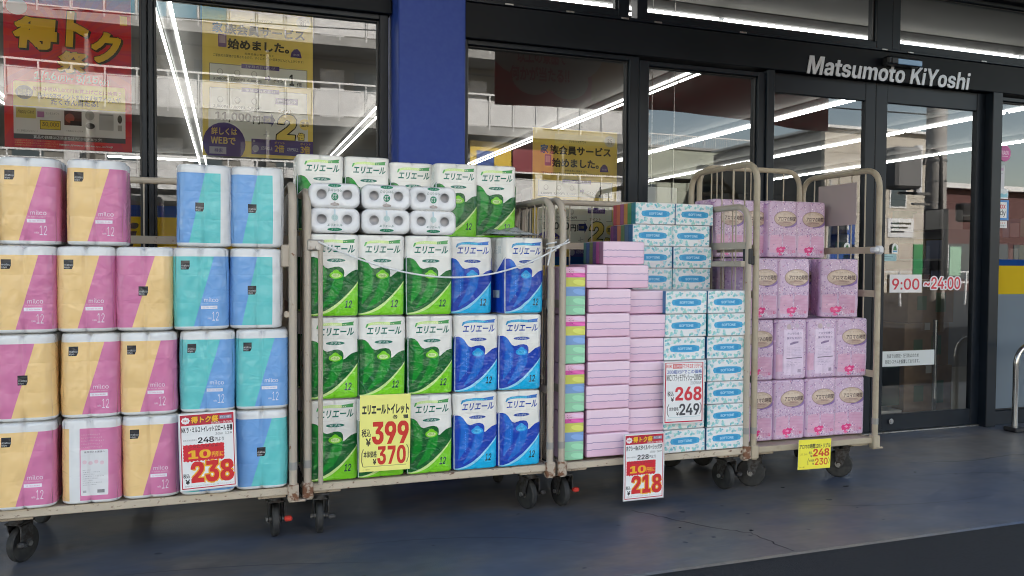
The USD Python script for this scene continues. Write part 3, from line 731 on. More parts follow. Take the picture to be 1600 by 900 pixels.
# ---- pastel packs with a slanting two-colour print
YEL, PNK = srgb(238, 200, 138), srgb(210, 122, 164)
TEA, BLU = srgb(102, 198, 198), srgb(114, 164, 220)
PAPER = (0.74, 0.74, 0.74)
def logo(a, x, y, s):
    a.p([(x, y), (x + 20 * s, y), (x + 20 * s, y + 13 * s), (x + 17 * s, y + 20 * s), (x, y + 20 * s)], BLK)
    a.t('matsu', x + 1.5 * s, y + 9 * s, x + 18.5 * s, y + 13 * s, (.55, .55, .55), 'en', 0, 0, 40)
    a.t('kiyo', x + 1.5 * s, y + 14.2 * s, x + 12 * s, y + 19 * s, (.55, .55, .55), 'en', 0, 0, 40)
def pastel(c1, c2, kind):
    """220 x 350 drawing."""
    a = Art(220, 350, PAPER)
    y0, y1 = 34, 338
    if kind == 'front':
        a.r(0, y0, 220, y1, c1); a.p([(168, y0), (221, y0), (221, y1), (75, y1)], c2)
        logo(a, 22, 52, 1.95)
        lw = (.78, .74, .80)
        a.t('milco', 122, 214, 184, 232, lw, 'en', -0.004, 0, 48)
        a.t('la toilet paper', 112, 237, 184, 243, tuple(.5 * q + .35 for q in c2), 'en', 0, 0, 30)
        a.r(108, 249, 180, 263, lw); a.t('12 rolls double', 116, 253, 172, 259, c2, 'en', 0, 0, 26)
        a.t('12', 158, 276, 186, 314, lw, 'en', -0.012, 0, 48); a.t('rolls', 138, 300, 154, 308, lw, 'en', 0, 0, 30)
    elif kind == 'other':
        a.r(0, y0, 220, y1, c1); a.p([(158, y0), (221, y0), (221, y1), (60, y1)], c2)
        logo(a, 88, 163, 2.0)
    elif kind == 'edge':                                  # the print stops short of the right edge
        a.r(0, y0, 182, y1, c1); a.p([(112, y0), (182, y0), (182, y1), (40, y1)], c2)
        logo(a, 68, 163, 1.95)
    elif kind == 'info':
        a.r(0, y0, 22, y1, YEL); a.r(66, y0, 220, y1, c2)
        for i in range(5): a.t('トイレットペーパーとして', 74, 58 + 13 * i, 150 + 9 * (i % 3), 64 + 13 * i, tuple(.4 * q + .45 for q in c2), 'jp', 0, 0, 24)
        a.r(70, 125, 184, 318, (.72, .71, .72), 4)
        a.t('使用済芯を資源へ', 84, 130, 170, 138, (.12, .1, .12), 'jp', .01, 0, 32)
        for i in range(4): a.e(86 + 24 * i, 176 + 5 * (i % 2), 9, 8, (.72, .52, .58))
        for i in range(8): a.t('品質表示この製品は', 78, 208 + 9 * i, 110 + 8 * ((i * 5) % 8), 212 + 9 * i, (.30, .28, .30), 'jp', 0, 0, 20)
        for i in range(14): a.r(138 + 2.2 * i, 294, 139.2 + 2.2 * i + .7 * (i % 2), 308, BLK)
        a.r(78, 296, 92, 306, (.4, .4, .42))
    return a
arts = {}
def memo(k, fn):
    if k not in arts: arts[k] = fn()
    return arts[k]
def pastel_pack(c1, c2, kind, name, seed):
    pk = Pack(.22, .215, .352, .046, .016, bulge=.003 + .0012 * (seed % 3 - 1), dent=.002, notch=.016, rolls=3, noise=.0030, seed=seed)
    front = memo((c1, c2, kind), lambda: pastel(c1, c2, kind))
    def side(c):
        a = Art(100, 350, PAPER); a.r(0, 34, 100, 338, c); return a
    rt_c = PAPER if kind == 'edge' else c2
    return pk.build(front, side(rt_c), side(c1), side(c1 if kind != 'info' else YEL)), name

# ---- bright packs: a wave of leaf shapes under a word mark
def wave_pack_art(kind):
    gr = kind == 'green'
    dk = srgb(2, 92, 34) if gr else srgb(14, 62, 170)
    md = srgb(10, 146, 40) if gr else srgb(20, 112, 206)
    lt_ = srgb(122, 206, 30) if gr else srgb(14, 176, 226)
    pale = srgb(206, 232, 150) if gr else srgb(150, 212, 238)
    ink = srgb(24, 104, 86) if gr else srgb(36, 66, 150)
    a = Art(222, 375, (.80, .775, .72))
    a.line([(111, 0), (111, 108)], 1.0, (.66, .65, .58))
    # ribbon
    a.p([(30, 48), (36, 32), (60, 25), (100, 22), (150, 25), (208, 18), (203, 28), (205, 36), (150, 38), (100, 35), (60, 37), (44, 42), (34, 52)], pale if gr else srgb(70, 160, 206))
    a.p([(150, 25), (208, 18), (203, 28), (205, 36), (150, 38)], srgb(70, 150, 80) if gr else srgb(50, 110, 190)); a.p([(30, 48), (36, 32), (46, 31), (40, 44), (34, 52)], srgb(80, 168, 90) if gr else srgb(40, 130, 180))
    for i in range(12): a.r(66 + 9 * i, 28 + .2 * i, 71 + 9 * i, 31 + .2 * i, tuple(min(.8, q * 1.5 + .05) for q in (pale if gr else lt_)))
    # word mark
    a.t('エリエール', 36, 47, 206, 83, ink, 'jp', .030, .22, 72)
    a.line([(48, 96), (196, 96)], .9, (.62, .58, .50))
    a.e(118, 118, 44, 8.5, ink); a.t('ダブル' if gr else 'シングル', 92, 113, 144, 123.5, (.62, .70, .66), 'jp', .01, .1, 36)
    # big leaf wave
    wave = [(0, 104), (14, 103), (30, 108), (44, 120), (56, 138), (66, 150), (80, 156), (96, 152), (112, 148), (130, 147), (146, 152), (154, 163), (156, 178), (154, 194), (162, 192), (176, 180), (192, 168), (208, 162), (222, 160)]
    a.p([(0, 375)] + wave + [(222, 375)], dk)
    body = Polygon([(0, 375)] + wave + [(222, 375)]).buffer(0)
    def sheen(pts, c):
        a.g(Polygon(pts).buffer(3).intersection(body), c)
    for i, q in enumerate((.25, .5, .8)):
        m_ = tuple(dk[j] * (1 - q) + md[j] * q for j in range(3)); k = 9 * (1 - i / 2.2)
        sheen([(26 - k, 112), (44 + k * .6, 120), (66 + k, 170), (60 + k, 260), (20, 318), (34 - k, 240), (38 - k, 170)], m_)
        sheen([(118 - k, 200), (150 + k * .3, 190), (140 + k * .6, 246), (100 + k, 306), (46, 342), (88 - k, 284)], m_)
    # lower sweep
    def sweep(o, top):
        t_ = np.linspace(0, 1, 22)
        return [(222 * (t), 369 - o - (top) * (t ** 1.9)) for t in t_]
    a.p(sweep(3, 152) + [(222, 376), (0, 376)], pale)
    a.p([(x, y + 4 + 11 * (1 - abs(2 * (x / 222) - .95))) for x, y in sweep(3, 146)] + [(222, 376), (0, 376)], lt_)
    a.p([(0, 378), (70, 366), (150, 352), (222, 344), (222, 378)], tuple(q * .93 for q in lt_))
    # seal
    a.e(118, 186, 31, 17, lt_ if gr else srgb(30, 150, 220)); a.p([(96, 178), (108, 164), (118, 160), (128, 164), (140, 178), (118, 188)], lt_ if gr else srgb(30, 150, 220)); a.e(118, 188, 22, 10, pale if gr else srgb(70, 180, 226)); a.t('やわらか', 104, 182, 132, 193, dk, 'jp', 0, 0, 28)
    a.t('12', 159, 303, 194, 338, (.01, .04, .05), 'en', .045, .25, 48); a.t('ロール', 192, 326, 206, 333, (.2, .3, .25), 'jp', 0, 0, 26)
    for i in range(2): a.t('toilet tissue 30m', 142, 340 + 6 * i, 198, 343.5 + 6 * i, tuple(q * .7 for q in lt_), 'en', 0, 0, 20)
    if not gr: 
        for i in range(9): a.r(55, 186 + 12 * i, 58, 193 + 12 * i, tuple(q * 1.3 + .06 for q in md))
    return a, dk
def wave_pack(kind, seed, clear_side=False):
    pk = Pack(.224, .22, .375, .026, .012, bulge=.002, dent=.001, notch=.006, rolls=0, noise=.0034, seed=seed)
    a, dk = memo(kind, lambda: wave_pack_art(kind))
    def side():
        b = Art(100, 375, (.78, .77, .73)); b.p([(0, 375), (0, 100), (30, 150), (60, 180), (100, 96), (100, 375)], dk); b.r(44, 262, 78, 300, (.45, .55, .62)); b.t('品質', 50, 40, 86, 80, (.55, .60, .60), 'jp', .01); b.line([(99, 100), (99, 375)], 2, (.7, .75, .8)); return b
    return pk.build(a, side(), side(), side(), top=(.75, .75, .73))

# ---- packs lying with the roll ends to the front
def end_pack():
    cm = CM(); cores = []
    Wd, Ht, r0, dep = .230, .1150, .047, .34
    inkg = srgb(36, 128, 92)
    for lobe in (0, 1):                                   # 0 lower, 1 upper
        a = Art(228, 114.5, (.80, .79, .79))
        rr = affinity.scale(sbox(0, 0, 228, 114.5), .999, .999).buffer(-36).buffer(36, quad_segs=8)
        if lobe:
            a.e(114, 12, 30, 8, inkg); a.t('ダブル', 98, 7, 130, 17, (.55, .7, .62), 'jp', 0, 0, 32, rot=180)
            a.t('やわらかさ', 84, 27, 146, 40, srgb(120, 140, 132), 'jp', .01, 0, 40, rot=180)
            a.e(114, 62, 16, 17, inkg); a.t('12', 104, 53, 124, 71, (.75, .78, .76), 'en', .02, .1, 40, rot=180)
            a.e(114, 96, 20, 7, (.42, .36, .33)); a.p([(96, 100), (114, 84), (134, 102)], (.46, .40, .37))
        else:
            a.r(110, 6, 118, 60, srgb(190, 206, 214)); a.e(114, 44, 15, 14, srgb(186, 208, 206)); a.t('12', 107, 38, 121, 50, srgb(150, 186, 180), 'en')
            a.t('エリエール', 80, 72, 148, 84, srgb(60, 116, 104), 'jp', .012, .2, 44)
            a.e(114, 98, 33, 7.5, inkg); a.t('ダブル', 98, 94, 130, 102, (.5, .66, .58), 'jp', 0, 0, 28)
        hole = unary_union([Point(57, 52).buffer(22, quad_segs=8), Point(171, 52).buffer(22, quad_segs=8)])
        shape = rr.difference(hole)
        keep = a.flat; page = shape
        z0 = lobe * .112
        def pos(v):
            x = (v[:, 0] - 114) / 1000; z = (114.5 - v[:, 1]) / 1000
            ex = np.maximum(np.abs(x) - (Wd / 2 - .036), 0); ez = np.maximum(np.abs(z - Ht / 2) - (Ht / 2 - .036), 0)
            dd = .036 - np.hypot(ex, ez); rr_ = .02
            q = np.clip(rr_ - dd, 0, rr_)
            y = -dep / 2 + rr_ - np.sqrt(np.maximum(rr_ ** 2 - q ** 2, 0))
            hx = np.hypot(np.abs(x) - .057, z - .0625)
            y = y + .010 * np.exp(-(np.clip(hx - .020, 0, 1) / .009)) + .006 * np.exp(-(x / .012) ** 2)
            p = np.stack([x, z + lobe, 0 * x], 1)
            y = y + (meshkit.fbm(p * 40 + 20, 3, lobe) - .5) * .006 + (.5 - meshkit.noise(p * 15 + 9, 4)) * .004
            return np.stack([x, y, z + z0], 1)
        a.L = [(g.intersection(page), c) for g, c in a.L]
        for v, f, c in a.pieces(np.linspace(0, 228, 25), np.linspace(0, 114.5, 14)):
            P = pos(v); e = 1.0
            n = np.cross(pos(v + [e, 0]) - pos(v - [e, 0]), pos(v - [0, e]) - pos(v + [0, e])); n /= np.linalg.norm(n, axis=1, keepdims=True)
            nn = np.cross(P[f[:, 1]] - P[f[:, 0]], P[f[:, 2]] - P[f[:, 0]])
            f = np.where(((nn * n[f[:, 0]]).sum(1) < 0)[:, None], f[:, ::-1], f)
            cm.add(P, f, c, n)
        out = np.asarray(rr.exterior.coords)[:-1]
        fr = pos(out); n = len(fr)
        V = np.vstack([fr, fr * [1, 0, 1] + [0, dep / 2 - .01, 0], [[0, dep / 2, z0 + Ht / 2]]]); f = []
        for i in range(n):
            j = (i + 1) % n; f += [(i, n + i, j), (j, n + i, n + j), (n + i, 2 * n, n + j)]
        t = trimesh.Trimesh(V, f, process=False)
        if t.volume < 0: t.invert()
        cm.addmesh(t, (.78, .77, .77))
        for hx in (57, 171):
            ang = np.linspace(0, 2 * math.pi, 25)[:-1]
            rim = pos(np.c_[hx + 22 * np.cos(ang), 52 + 22 * np.sin(ang)])
            V = np.vstack([rim, rim + [0, .022, 0], [[rim[:, 0].mean(), rim[0, 1] + .022, rim[:, 2].mean()]]]); f = []
            for i in range(24):
                j = (i + 1) % 24; f += [(i, j, 24 + j), (i, 24 + j, 24 + i), (24 + i, 24 + j, 48)]
            m = trimesh.Trimesh(V, f, process=False)
            cc = CM(); cc.add(V, np.array(f), (.50, .49, .50), np.array(m.vertex_normals)); cores.append(cc)
            fl = rim + [0, .004, 0]
            wr = CM
    return cm, cores

# ---- tissue packs
def tissue_blue(seed):
    r = random.Random(seed)
    a = Art(252, 122, (.77, .77, .77))
    for i in range(9):
        x, y = r.uniform(0, 252), r.uniform(0, 122)
        a.e(x, y, r.uniform(14, 40), r.uniform(2, 5), (.76, .68, .66), r.uniform(-30, 30))
    leaf = [srgb(142, 196, 204), srgb(168, 212, 218), srgb(120, 182, 196), srgb(182, 218, 216), srgb(150, 204, 196)]
    spots = [(14, 14), (40, 8), (66, 22), (22, 38), (96, 10), (150, 8), (176, 22), (206, 14), (238, 20), (246, 44), (14, 66), (10, 98), (40, 106), (60, 92), (110, 112), (150, 104), (186, 112), (206, 96), (236, 104), (246, 84), (228, 52), (88, 100), (130, 20)]
    for (x, y) in spots:
        x += r.uniform(-6, 6); y += r.uniform(-4, 4)
        for k in range(r.randint(3, 5)):
            an = r.uniform(0, 360); c = leaf[r.randrange(5)]
            a.e(x + 7 * math.cos(math.radians(an)), y + 6 * math.sin(math.radians(an)), r.uniform(6, 11), r.uniform(4, 7.5), c, an)
    for i in range(14): a.e(r.uniform(0, 252), r.uniform(0, 122), 2.2, 2.0, srgb(226, 186, 178))
    ov = [(34, 62), (40, 48), (70, 43), (126, 41), (184, 43), (212, 48), (220, 60), (214, 76), (180, 81), (126, 82), (72, 80), (42, 76)]
    a.p(ov, srgb(66, 164, 208)); a.p([(x * .80 + 25, y * .70 + 18.6) for x, y in ov], srgb(48, 146, 198))
    a.t('SOFTONE', 84, 55, 172, 69, srgb(186, 224, 238), 'en', .02, 0, 48)
    return a
RAIN = [srgb(*c) for c in ((126, 60, 120), (92, 52, 110), (206, 128, 92), (104, 136, 92), (92, 120, 150), (54, 112, 160))]
RAIN2 = [srgb(*c) for c in ((206, 78, 92), (222, 118, 84), (176, 92, 140), (214, 150, 72), (84, 150, 92), (44, 134, 150))]
RAIN3 = [srgb(*c) for c in ((84, 140, 132), (74, 104, 160), (136, 146, 92), (112, 76, 140), (190, 84, 150), (164, 120, 148))]
def stripes(cols, flip=False):
    a = Art(60, 122, cols[0])
    for i, c in enumerate(cols): a.r(i * 10, 0, i * 10 + 10, 122, c)
    for i in range(60): a.r(i, 0, i + .35, 122, tuple(q * .75 for q in cols[i // 10]))
    for i in range(6): a.r(i * 10 - .5, 0, i * 10 + .4, 122, tuple(q * .5 for q in cols[i]))
    return a
def tissue_pink(seed):
    r = random.Random(seed)
    a = Art(245, 123, srgb(231, 199, 217))
    a.r(0, 0, 245, 42, srgb(236, 208, 223)); a.r(0, 84, 245, 123, srgb(228, 188, 209))
    for y in (47, 84):
        x = 0
        while x < 245:
            l = r.uniform(6, 13); dy = r.uniform(-1.1, 1.1)
            a.p([(x, y + dy - 1.6), (x + l * .5, y + dy - 2.6), (x + l, y + dy - 1.4), (x + l, y + dy + 1.0), (x + l * .5, y + dy + .2), (x, y + dy + 1.0)], srgb(98, 92, 148)); x += l + r.uniform(-.6, 1.6)
    return a
def tissue_upright():
    a = Art(115, 245, srgb(228, 180, 206))
    y = 0
    for c, hgt in ((srgb(232, 184, 208), 30), (srgb(220, 92, 168), 22), (srgb(206, 208, 96), 48), (srgb(124, 160, 208), 48), (srgb(150, 208, 170), 49), (srgb(150, 208, 170), 48)):
        a.r(0, y, 115, y + hgt, c)
        a.e(85, y + hgt * .55, 40, hgt * .3, tuple(min(.85, q * 1.18 + .02) for q in c), 8)
        y += hgt
    for yy in (52, 100, 148, 197): a.line([(0, yy), (115, yy)], 1.4, srgb(170, 150, 170))
    a.t('ティシュー', 22, 8, 50, 44, srgb(120, 60, 90), 'jp', 0, 0, 28)
    return a

# ---- lilac scented packs
def lilac(kind, seed=3):
    r = random.Random(seed)
    a = Art(220, 345, srgb(202, 174, 198))
    cols = [srgb(*c) for c in ((158, 120, 164), (226, 206, 220), (108, 82, 136), (210, 160, 184), (184, 148, 186), (238, 224, 232), (138, 100, 148), (196, 136, 168))]
    for i in range(400):
        x, y = r.uniform(0, 220), r.uniform(0, 345); an = r.uniform(0, 180); s = r.uniform(2.6, 6.2)
        a.p([(x + s * math.cos(an + k * 1.6) * r.uniform(.5, 1), y + s * math.sin(an + k * 1.6) * r.uniform(.5, 1)) for k in range(4)], cols[r.randrange(8)])
    def flecks(n, x0, y0, x1, y1):
        for i in range(n):
            x, y = r.uniform(x0, x1), r.uniform(y0, y1); an = r.uniform(0, 180); s = r.uniform(2.5, 6)
            a.p([(x + s * math.cos(an + k * 1.6) * r.uniform(.5, 1), y + s * math.sin(an + k * 1.6) * r.uniform(.5, 1)) for k in range(4)], cols[r.randrange(8)])
    pk = srgb(212, 166, 190)
    if kind == 'front':
        a.p([(14, 212), (100, 205), (104, 300), (60, 322), (10, 316)], pk); a.p([(114, 208), (206, 216), (212, 318), (150, 322), (110, 300)], srgb(206, 158, 184))
        for i in range(5): a.line([(14, 226 + 18 * i), (104, 222 + 18 * i)], 1.1, srgb(206, 138, 174)); a.line([(114, 226 + 18 * i), (210, 230 + 18 * i)], 1.1, srgb(200, 130, 168))
        flecks(46, 30, 268, 190, 345); flecks(16, 0, 196, 220, 216)
        # oval plate with its crescent
        a.p([(150, 122), (206, 104), (220, 92), (220, 140), (190, 156), (120, 166)], srgb(134, 104, 160))
        a.e(128, 108, 88, 49, srgb(150, 124, 118)); a.e(128, 107, 84, 45, srgb(196, 172, 152)); a.e(120, 96, 62, 26, srgb(212, 192, 172)); a.e(126, 136, 54, 12, srgb(180, 152, 138))
        a.t('アロマの時間', 72, 94, 206, 122, srgb(70, 44, 46), 'jp', .022, .06, 60)
        a.t('Premium', 110, 126, 170, 134, srgb(120, 90, 88), 'en', 0, .2, 30); a.t('フローラル アロマ', 86, 74, 168, 82, srgb(150, 116, 104), 'jp', 0, 0, 26)
        mg = srgb(222, 60, 128)
        a.p([(58, 296), (70, 284), (84, 288), (96, 278), (112, 284), (124, 280), (132, 292), (118, 300), (126, 306), (112, 318), (96, 314), (88, 328), (76, 316), (66, 318)], mg)
        a.p([(80, 298), (96, 290), (112, 298), (100, 306)], srgb(240, 150, 190)); a.p([(72, 328), (92, 320), (112, 330), (90, 338)], srgb(230, 110, 160))
        a.t('12', 150, 300, 178, 326, srgb(190, 120, 160), 'en', 0, 0, 40); a.t('R', 184, 304, 202, 320, srgb(206, 90, 130), 'en', .02, 0, 30)
    else:
        a.r(0, 200, 44, 300, pk)
        a.r(52, 56, 196, 322, srgb(222, 200, 220))
        flecks(26, 30, 10, 206, 66); flecks(12, 190, 60, 220, 340)
        a.e(90, 40, 18, 16, srgb(190, 168, 170)); a.e(150, 36, 14, 12, srgb(196, 176, 190))
        a.t('アロマの香り', 76, 74, 182, 88, srgb(104, 80, 124), 'jp', .006, 0, 44); a.t('贅沢な気持り', 74, 100, 184, 114, srgb(104, 80, 124), 'jp', .006, 0, 44)
        a.p([(98, 138), (126, 128), (160, 126), (158, 136), (128, 142), (100, 148)], srgb(140, 116, 150))
        for i in range(6): a.t('お部屋に広がる豊かな香り', 74, 162 + 9 * i, 178 + 6 * (i % 2), 167 + 9 * i, srgb(170, 146, 176), 'jp', 0, 0, 20)
        a.line([(72, 226), (188, 222)], 4, srgb(60, 44, 72))
        for i in range(4): a.t('品質表示', 74, 240 + 9 * i, 120 + 20 * ((i * 3) % 4), 245 + 9 * i, srgb(160, 136, 168), 'jp', 0, 0, 20)
        for i in range(10): a.r(158 + 2.4 * i, 290, 159.4 + 2.4 * i, 310, srgb(110, 92, 120))
    return a

# ================================================================== the stock on the cages
designs = {}
def design(key):
    if key in designs: return designs[key]
    full, (key, _, var) = key, key.partition('#'); var = int(var or 0)
    if key in ('yp', 'py', 'inf', 'tb', 'bt', 'bte'):
        c1_, c2_, kd = {'yp': (YEL, PNK, 'front'), 'py': (PNK, YEL, 'other'), 'inf': (YEL, PNK, 'info'), 'tb': (TEA, BLU, 'front'), 'bt': (BLU, TEA, 'other'), 'bte': (BLU, TEA, 'edge')}[key]
        m = [(pastel_pack(c1_, c2_, kd, '', len(key) + ord(key[0]) + 31 * var)[0], M_film, 'wrapper')]
    elif key in ('gr', 'bl'):
        m = [(wave_pack('green' if key == 'gr' else 'blue', (4 if key == 'gr' else 9) + 17 * var), M_film, 'wrapper')]
    elif key == 'end':
        f, c = end_pack(); m = [(f, M_soft, 'wrapper')] + [(q, M_card, 'roll_core') for q in c]
    elif key.startswith('sb'):
        pk = Pack(.253, .28, .1222, .008, .006, noise=.0010, seed=int(key[2]))
        m = [(pk.build(tissue_blue(int(key[2])), srgb(40, 130, 166), srgb(40, 130, 166), stripes(RAIN if key == 'sb1' else RAIN2), top=(.7, .72, .74), nx=6, ny=4), M_box, 'wrapper')]
    elif key.startswith('pk'):
        pk = Pack(.246, .24, .1222, .009, .010, noise=.0016, seed=int(key[2]) + 3)
        m = [(pk.build(tissue_pink(int(key[2])), srgb(206, 150, 186), srgb(206, 150, 186), stripes(RAIN3), top=srgb(226, 188, 210), nx=6, ny=6), M_box, 'wrapper')]
    elif key == 'pn':
        pk = Pack(.118, .24, .1222, .009, .010, noise=.0016, seed=11)
        m = [(pk.build(tissue_pink(5), srgb(206, 150, 186), srgb(206, 150, 186), srgb(206, 150, 186), top=srgb(226, 188, 210), nx=6, ny=6), M_box, 'wrapper')]
    elif key == 'pu':
        pk = Pack(.118, .24, .245, .008, .008, noise=.0012, seed=5)
        m = [(pk.build(tissue_upright(), srgb(226, 190, 212), srgb(226, 190, 212), srgb(226, 190, 212), top=srgb(226, 188, 210), nx=4, ny=8), M_box, 'wrapper')]
    elif key in ('lf', 'lb'):
        pk = Pack(.220, .215, .345, .022, .012, bulge=.0015, dent=.0015, notch=.006, noise=.0032, seed=(6 if key == 'lf' else 8) + 13 * var)
        a = memo(key, lambda: lilac('front' if key == 'lf' else 'back'))
        sd = Art(100, 345, srgb(206, 172, 206)); r = random.Random(9)
        for i in range(60):
            x, y, s_ = r.uniform(0, 100), r.uniform(0, 345), r.uniform(4, 9)
            sd.p([(x + s_ * math.cos(k * 1.6 + i), y + s_ * math.sin(k * 1.6 + i)) for k in range(4)], srgb(*[(176, 134, 186), (232, 206, 226), (196, 150, 196)][i % 3]))
        m = [(pk.build(a, sd, a, sd, top=srgb(214, 186, 212)), M_film, 'wrapper')]
    designs[full] = m
    return m
protos, turn = {}, {}
def pack(key, name, cat_, x, yf, z, dep, label, rz=0.0, group=None, tilt=0.0):
    loc, rot = (x, yf + dep / 2, z), (0, tilt, rz)
    nv = {'gr': 4, 'bl': 3, 'yp': 4, 'tb': 2, 'py': 2, 'bte': 2, 'lf': 3, 'lb': 2}.get(key, 1)
    turn[key] = turn.get(key, -1) + 1
    key = f'{key}#{turn[key] % nv}' if nv > 1 else key
    if key in protos:
        return dup(protos[key], loc, rot, label, group, name)
    t = thing(name, label, cat_, loc, rot, group)
    for m, mat, part in design(key): put(part, m, mat, t)
    protos[key] = t
    return t
R2 = random.Random(21)
ROW = ['bottom', 'second', 'third', 'top']
ORD = ['first', 'second', 'third', 'fourth', 'fifth']
LOOK = {'yp': 'yellow and pink', 'py': 'pink and yellow, central logo,', 'inf': 'pink, white-labelled,', 'tb': 'teal and blue', 'bt': 'blue and teal, central logo,', 'bte': 'blue and teal, white-edged,'}
def jit(s): return R2.uniform(-s, s)
G1 = 'pastel toilet roll packs on the left cage'
zr = [.252, .606, .961, 1.316]
rows1 = [[('yp', -.778), ('inf', -.537), ('yp', -.313), ('tb', -.088), ('bt', .137)],
         [('py', -.772), ('yp', -.541), ('yp', -.317), ('tb', -.086), ('tb', .139)],
         [('yp', -.772), ('yp', -.549), ('py', -.330), ('tb', -.112), ('bte', .112)],
         [('yp', -.760), ('yp', -.512), ('bte', -.100), ('bte', .120)]]
for k, row in enumerate(rows1):
    for i, (key, x) in enumerate(row):
        pos = ORD[i] if k < 3 else ['first', 'second', 'third', 'fourth'][i]
        pack(key, 'toilet_roll_pack', 'toilet roll pack', x, 3.665 + jit(.012) + (.012 if k == 3 else 0), zr[k] + (.02 if (k == 0 and i < 3) else 0) * 0, .215,
             f'{LOOK[key]} roll pack, {pos} from left, {ROW[k]} row, left cage', jit(2.4), G1, jit(.4))
pack('yp', 'toilet_roll_pack', 'toilet roll pack', -.655, 3.90, zr[3] - .004, .215, 'yellow and pink toilet roll pack standing behind the first two of the top row', 3, G1)

G2 = 'green and blue toilet roll packs on the second cage'
z2 = [.253, .630, 1.007, 1.384]
x2 = [.452, .668, .897, 1.125, 1.352]
for k in range(3):
    for i, x in enumerate(x2):
        key = 'gr' if i < 3 else 'bl'
        lab = f'{"green" if key == "gr" else "blue"} wave toilet roll pack, {ORD[i]} from left, {ROW[k]} row, second cage'
        if k == 0 and i == 1: lab = 'green wave toilet roll pack hidden behind the big yellow price card'
        pack(key, 'wave_toilet_roll_pack', 'toilet roll pack', x + (-.02 if (k == 2 and i == 3) else 0) + jit(.004), 3.70 + jit(.008) + (.03 if (k == 2 and i == 3) else 0), z2[k], .22, lab, jit(1.8) + (9 if (k == 2 and i == 4) else 0), G2, jit(.3))
for i, (x, z) in enumerate(((.458, 1.386), (.686, 1.386), (.908, 1.386))):
    pack('end', 'end_on_roll_pack', 'toilet roll pack', x, 3.695 + jit(.006), z, .34, f'white toilet roll pack lying with its roll ends outward, {ORD[i]} from the left', jit(1.5), 'packs lying end-on on the second cage')
for i, x in enumerate((.425, .655, .880, 1.093, 1.311)):
    pack('gr', 'wave_toilet_roll_pack', 'toilet roll pack', x, 4.03 if i < 3 else 3.95, 1.384 + (.022 if i < 2 else .004 if i == 2 else 0), .22, f'green wave toilet roll pack, {ORD[i]} from left, back row atop second cage', jit(2) + (-6 if i == 4 else 0), G2)
    if i > 2:
        pack('gr', 'wave_toilet_roll_pack', 'toilet roll pack', x, 3.955, 1.008, .22, f'green wave toilet roll pack supporting the {ORD[i]} one of the back row', jit(2), G2)

# tissue cage
G3 = 'pink tissue packs on the tissue cage'
for k in range(4):
    pack('pu', 'upright_tissue_pack', 'tissue pack', 1.645, 3.705 + jit(.004), .252 + .246 * k + .004, .24, f'upright tissue pack with colour-striped boxes, {["lowest", "second up", "third up", "topmost"][k]} beside the cage post', jit(1), 'upright striped tissue packs')
zs = [.253 + .1232 * k for k in range(12)]
for k in range(6):
    pack(f'pk{1 + k % 2}', 'pink_tissue_pack', 'tissue pack', 1.835 + jit(.004), 3.70 + jit(.006), zs[k] + .012, .24, f'pink tissue pack in the left pink column, {["bottom", "second", "third", "fourth", "fifth", "sixth"][k]} from below', jit(.8), G3)
for k in range(6):
    pack(f'pk{2 - k % 2}', 'pink_tissue_pack', 'tissue pack', 2.048 + .008 + jit(.004), 3.715 + jit(.006), zs[k], .24, f'pink tissue pack in the right pink column, {["bottom", "second", "third", "fourth", "fifth", "sixth"][k]} from below', jit(.8), G3)
pack('pk1', 'pink_tissue_pack', 'tissue pack', 1.838, 3.70, 1.0045, .24, 'pink tissue pack on the left pink column, seventh from below', .6, G3)
pack('pk2', 'pink_tissue_pack', 'tissue pack', 2.060, 3.735, .994, .24, 'pink tissue pack beside the small rainbow-striped box end', 0, G3)
pack('pn', 'narrow_tissue_pack', 'tissue pack', 1.766, 3.70, 1.129, .24, 'narrow pink tissue pack beside the topmost upright striped pack', 0, G3)
pack('pk1', 'pink_tissue_pack', 'tissue pack', 1.950, 3.72, 1.128, .24, 'pink tissue pack in the eighth layer against the blue floral packs', .5, G3)
pack('pk2', 'pink_tissue_pack', 'tissue pack', 1.948, 3.765, 1.251, .24, 'pink tissue pack topmost of all, rainbow-striped end to its left', 1, G3)
G4 = 'blue floral tissue packs on the tissue cage'
for k in range(7):
    pack(f'sb{1 + k % 2}', 'floral_tissue_pack', 'tissue pack', 2.552, 3.705 + jit(.006), zs[k], .28, f'blue floral tissue pack in the right front column, {["bottom", "second", "third", "fourth", "fifth", "sixth", "topmost"][k]}', jit(.7), G4)
    if k == 0: lab = 'blue floral tissue pack under the white 268 price card'
    elif k in (1, 2): lab = f'blue floral tissue pack mostly covered by the 268 price card, {"lower" if k == 1 else "upper"} one'
    else: lab = f'blue floral tissue pack above the 268 price card, {["", "", "", "first", "second", "third", "fourth"][k]} one up'
    pack(f'sb{1 + (k + 0) % 2}' if k < 6 else 'sb1', 'floral_tissue_pack', 'tissue pack', 2.290 + jit(.004), 3.705 + jit(.006), zs[k], .28, lab, jit(.7), G4)
for k in range(5):
    z = .988 + .1226 * k
    dx = (-.012, -.008, -.006, -.012, .006)[k]
    for i, x in enumerate((2.258, 2.512)):
        pack(f'sb{2 - (k + i) % 2}', 'floral_tissue_pack', 'tissue pack', x + dx, 3.995 + jit(.008), z, .28, f'blue floral tissue pack, {["lowest", "second", "third", "fourth", "topmost"][k]} of the {["left", "right"][i]} back column', jit(1.0), G4)

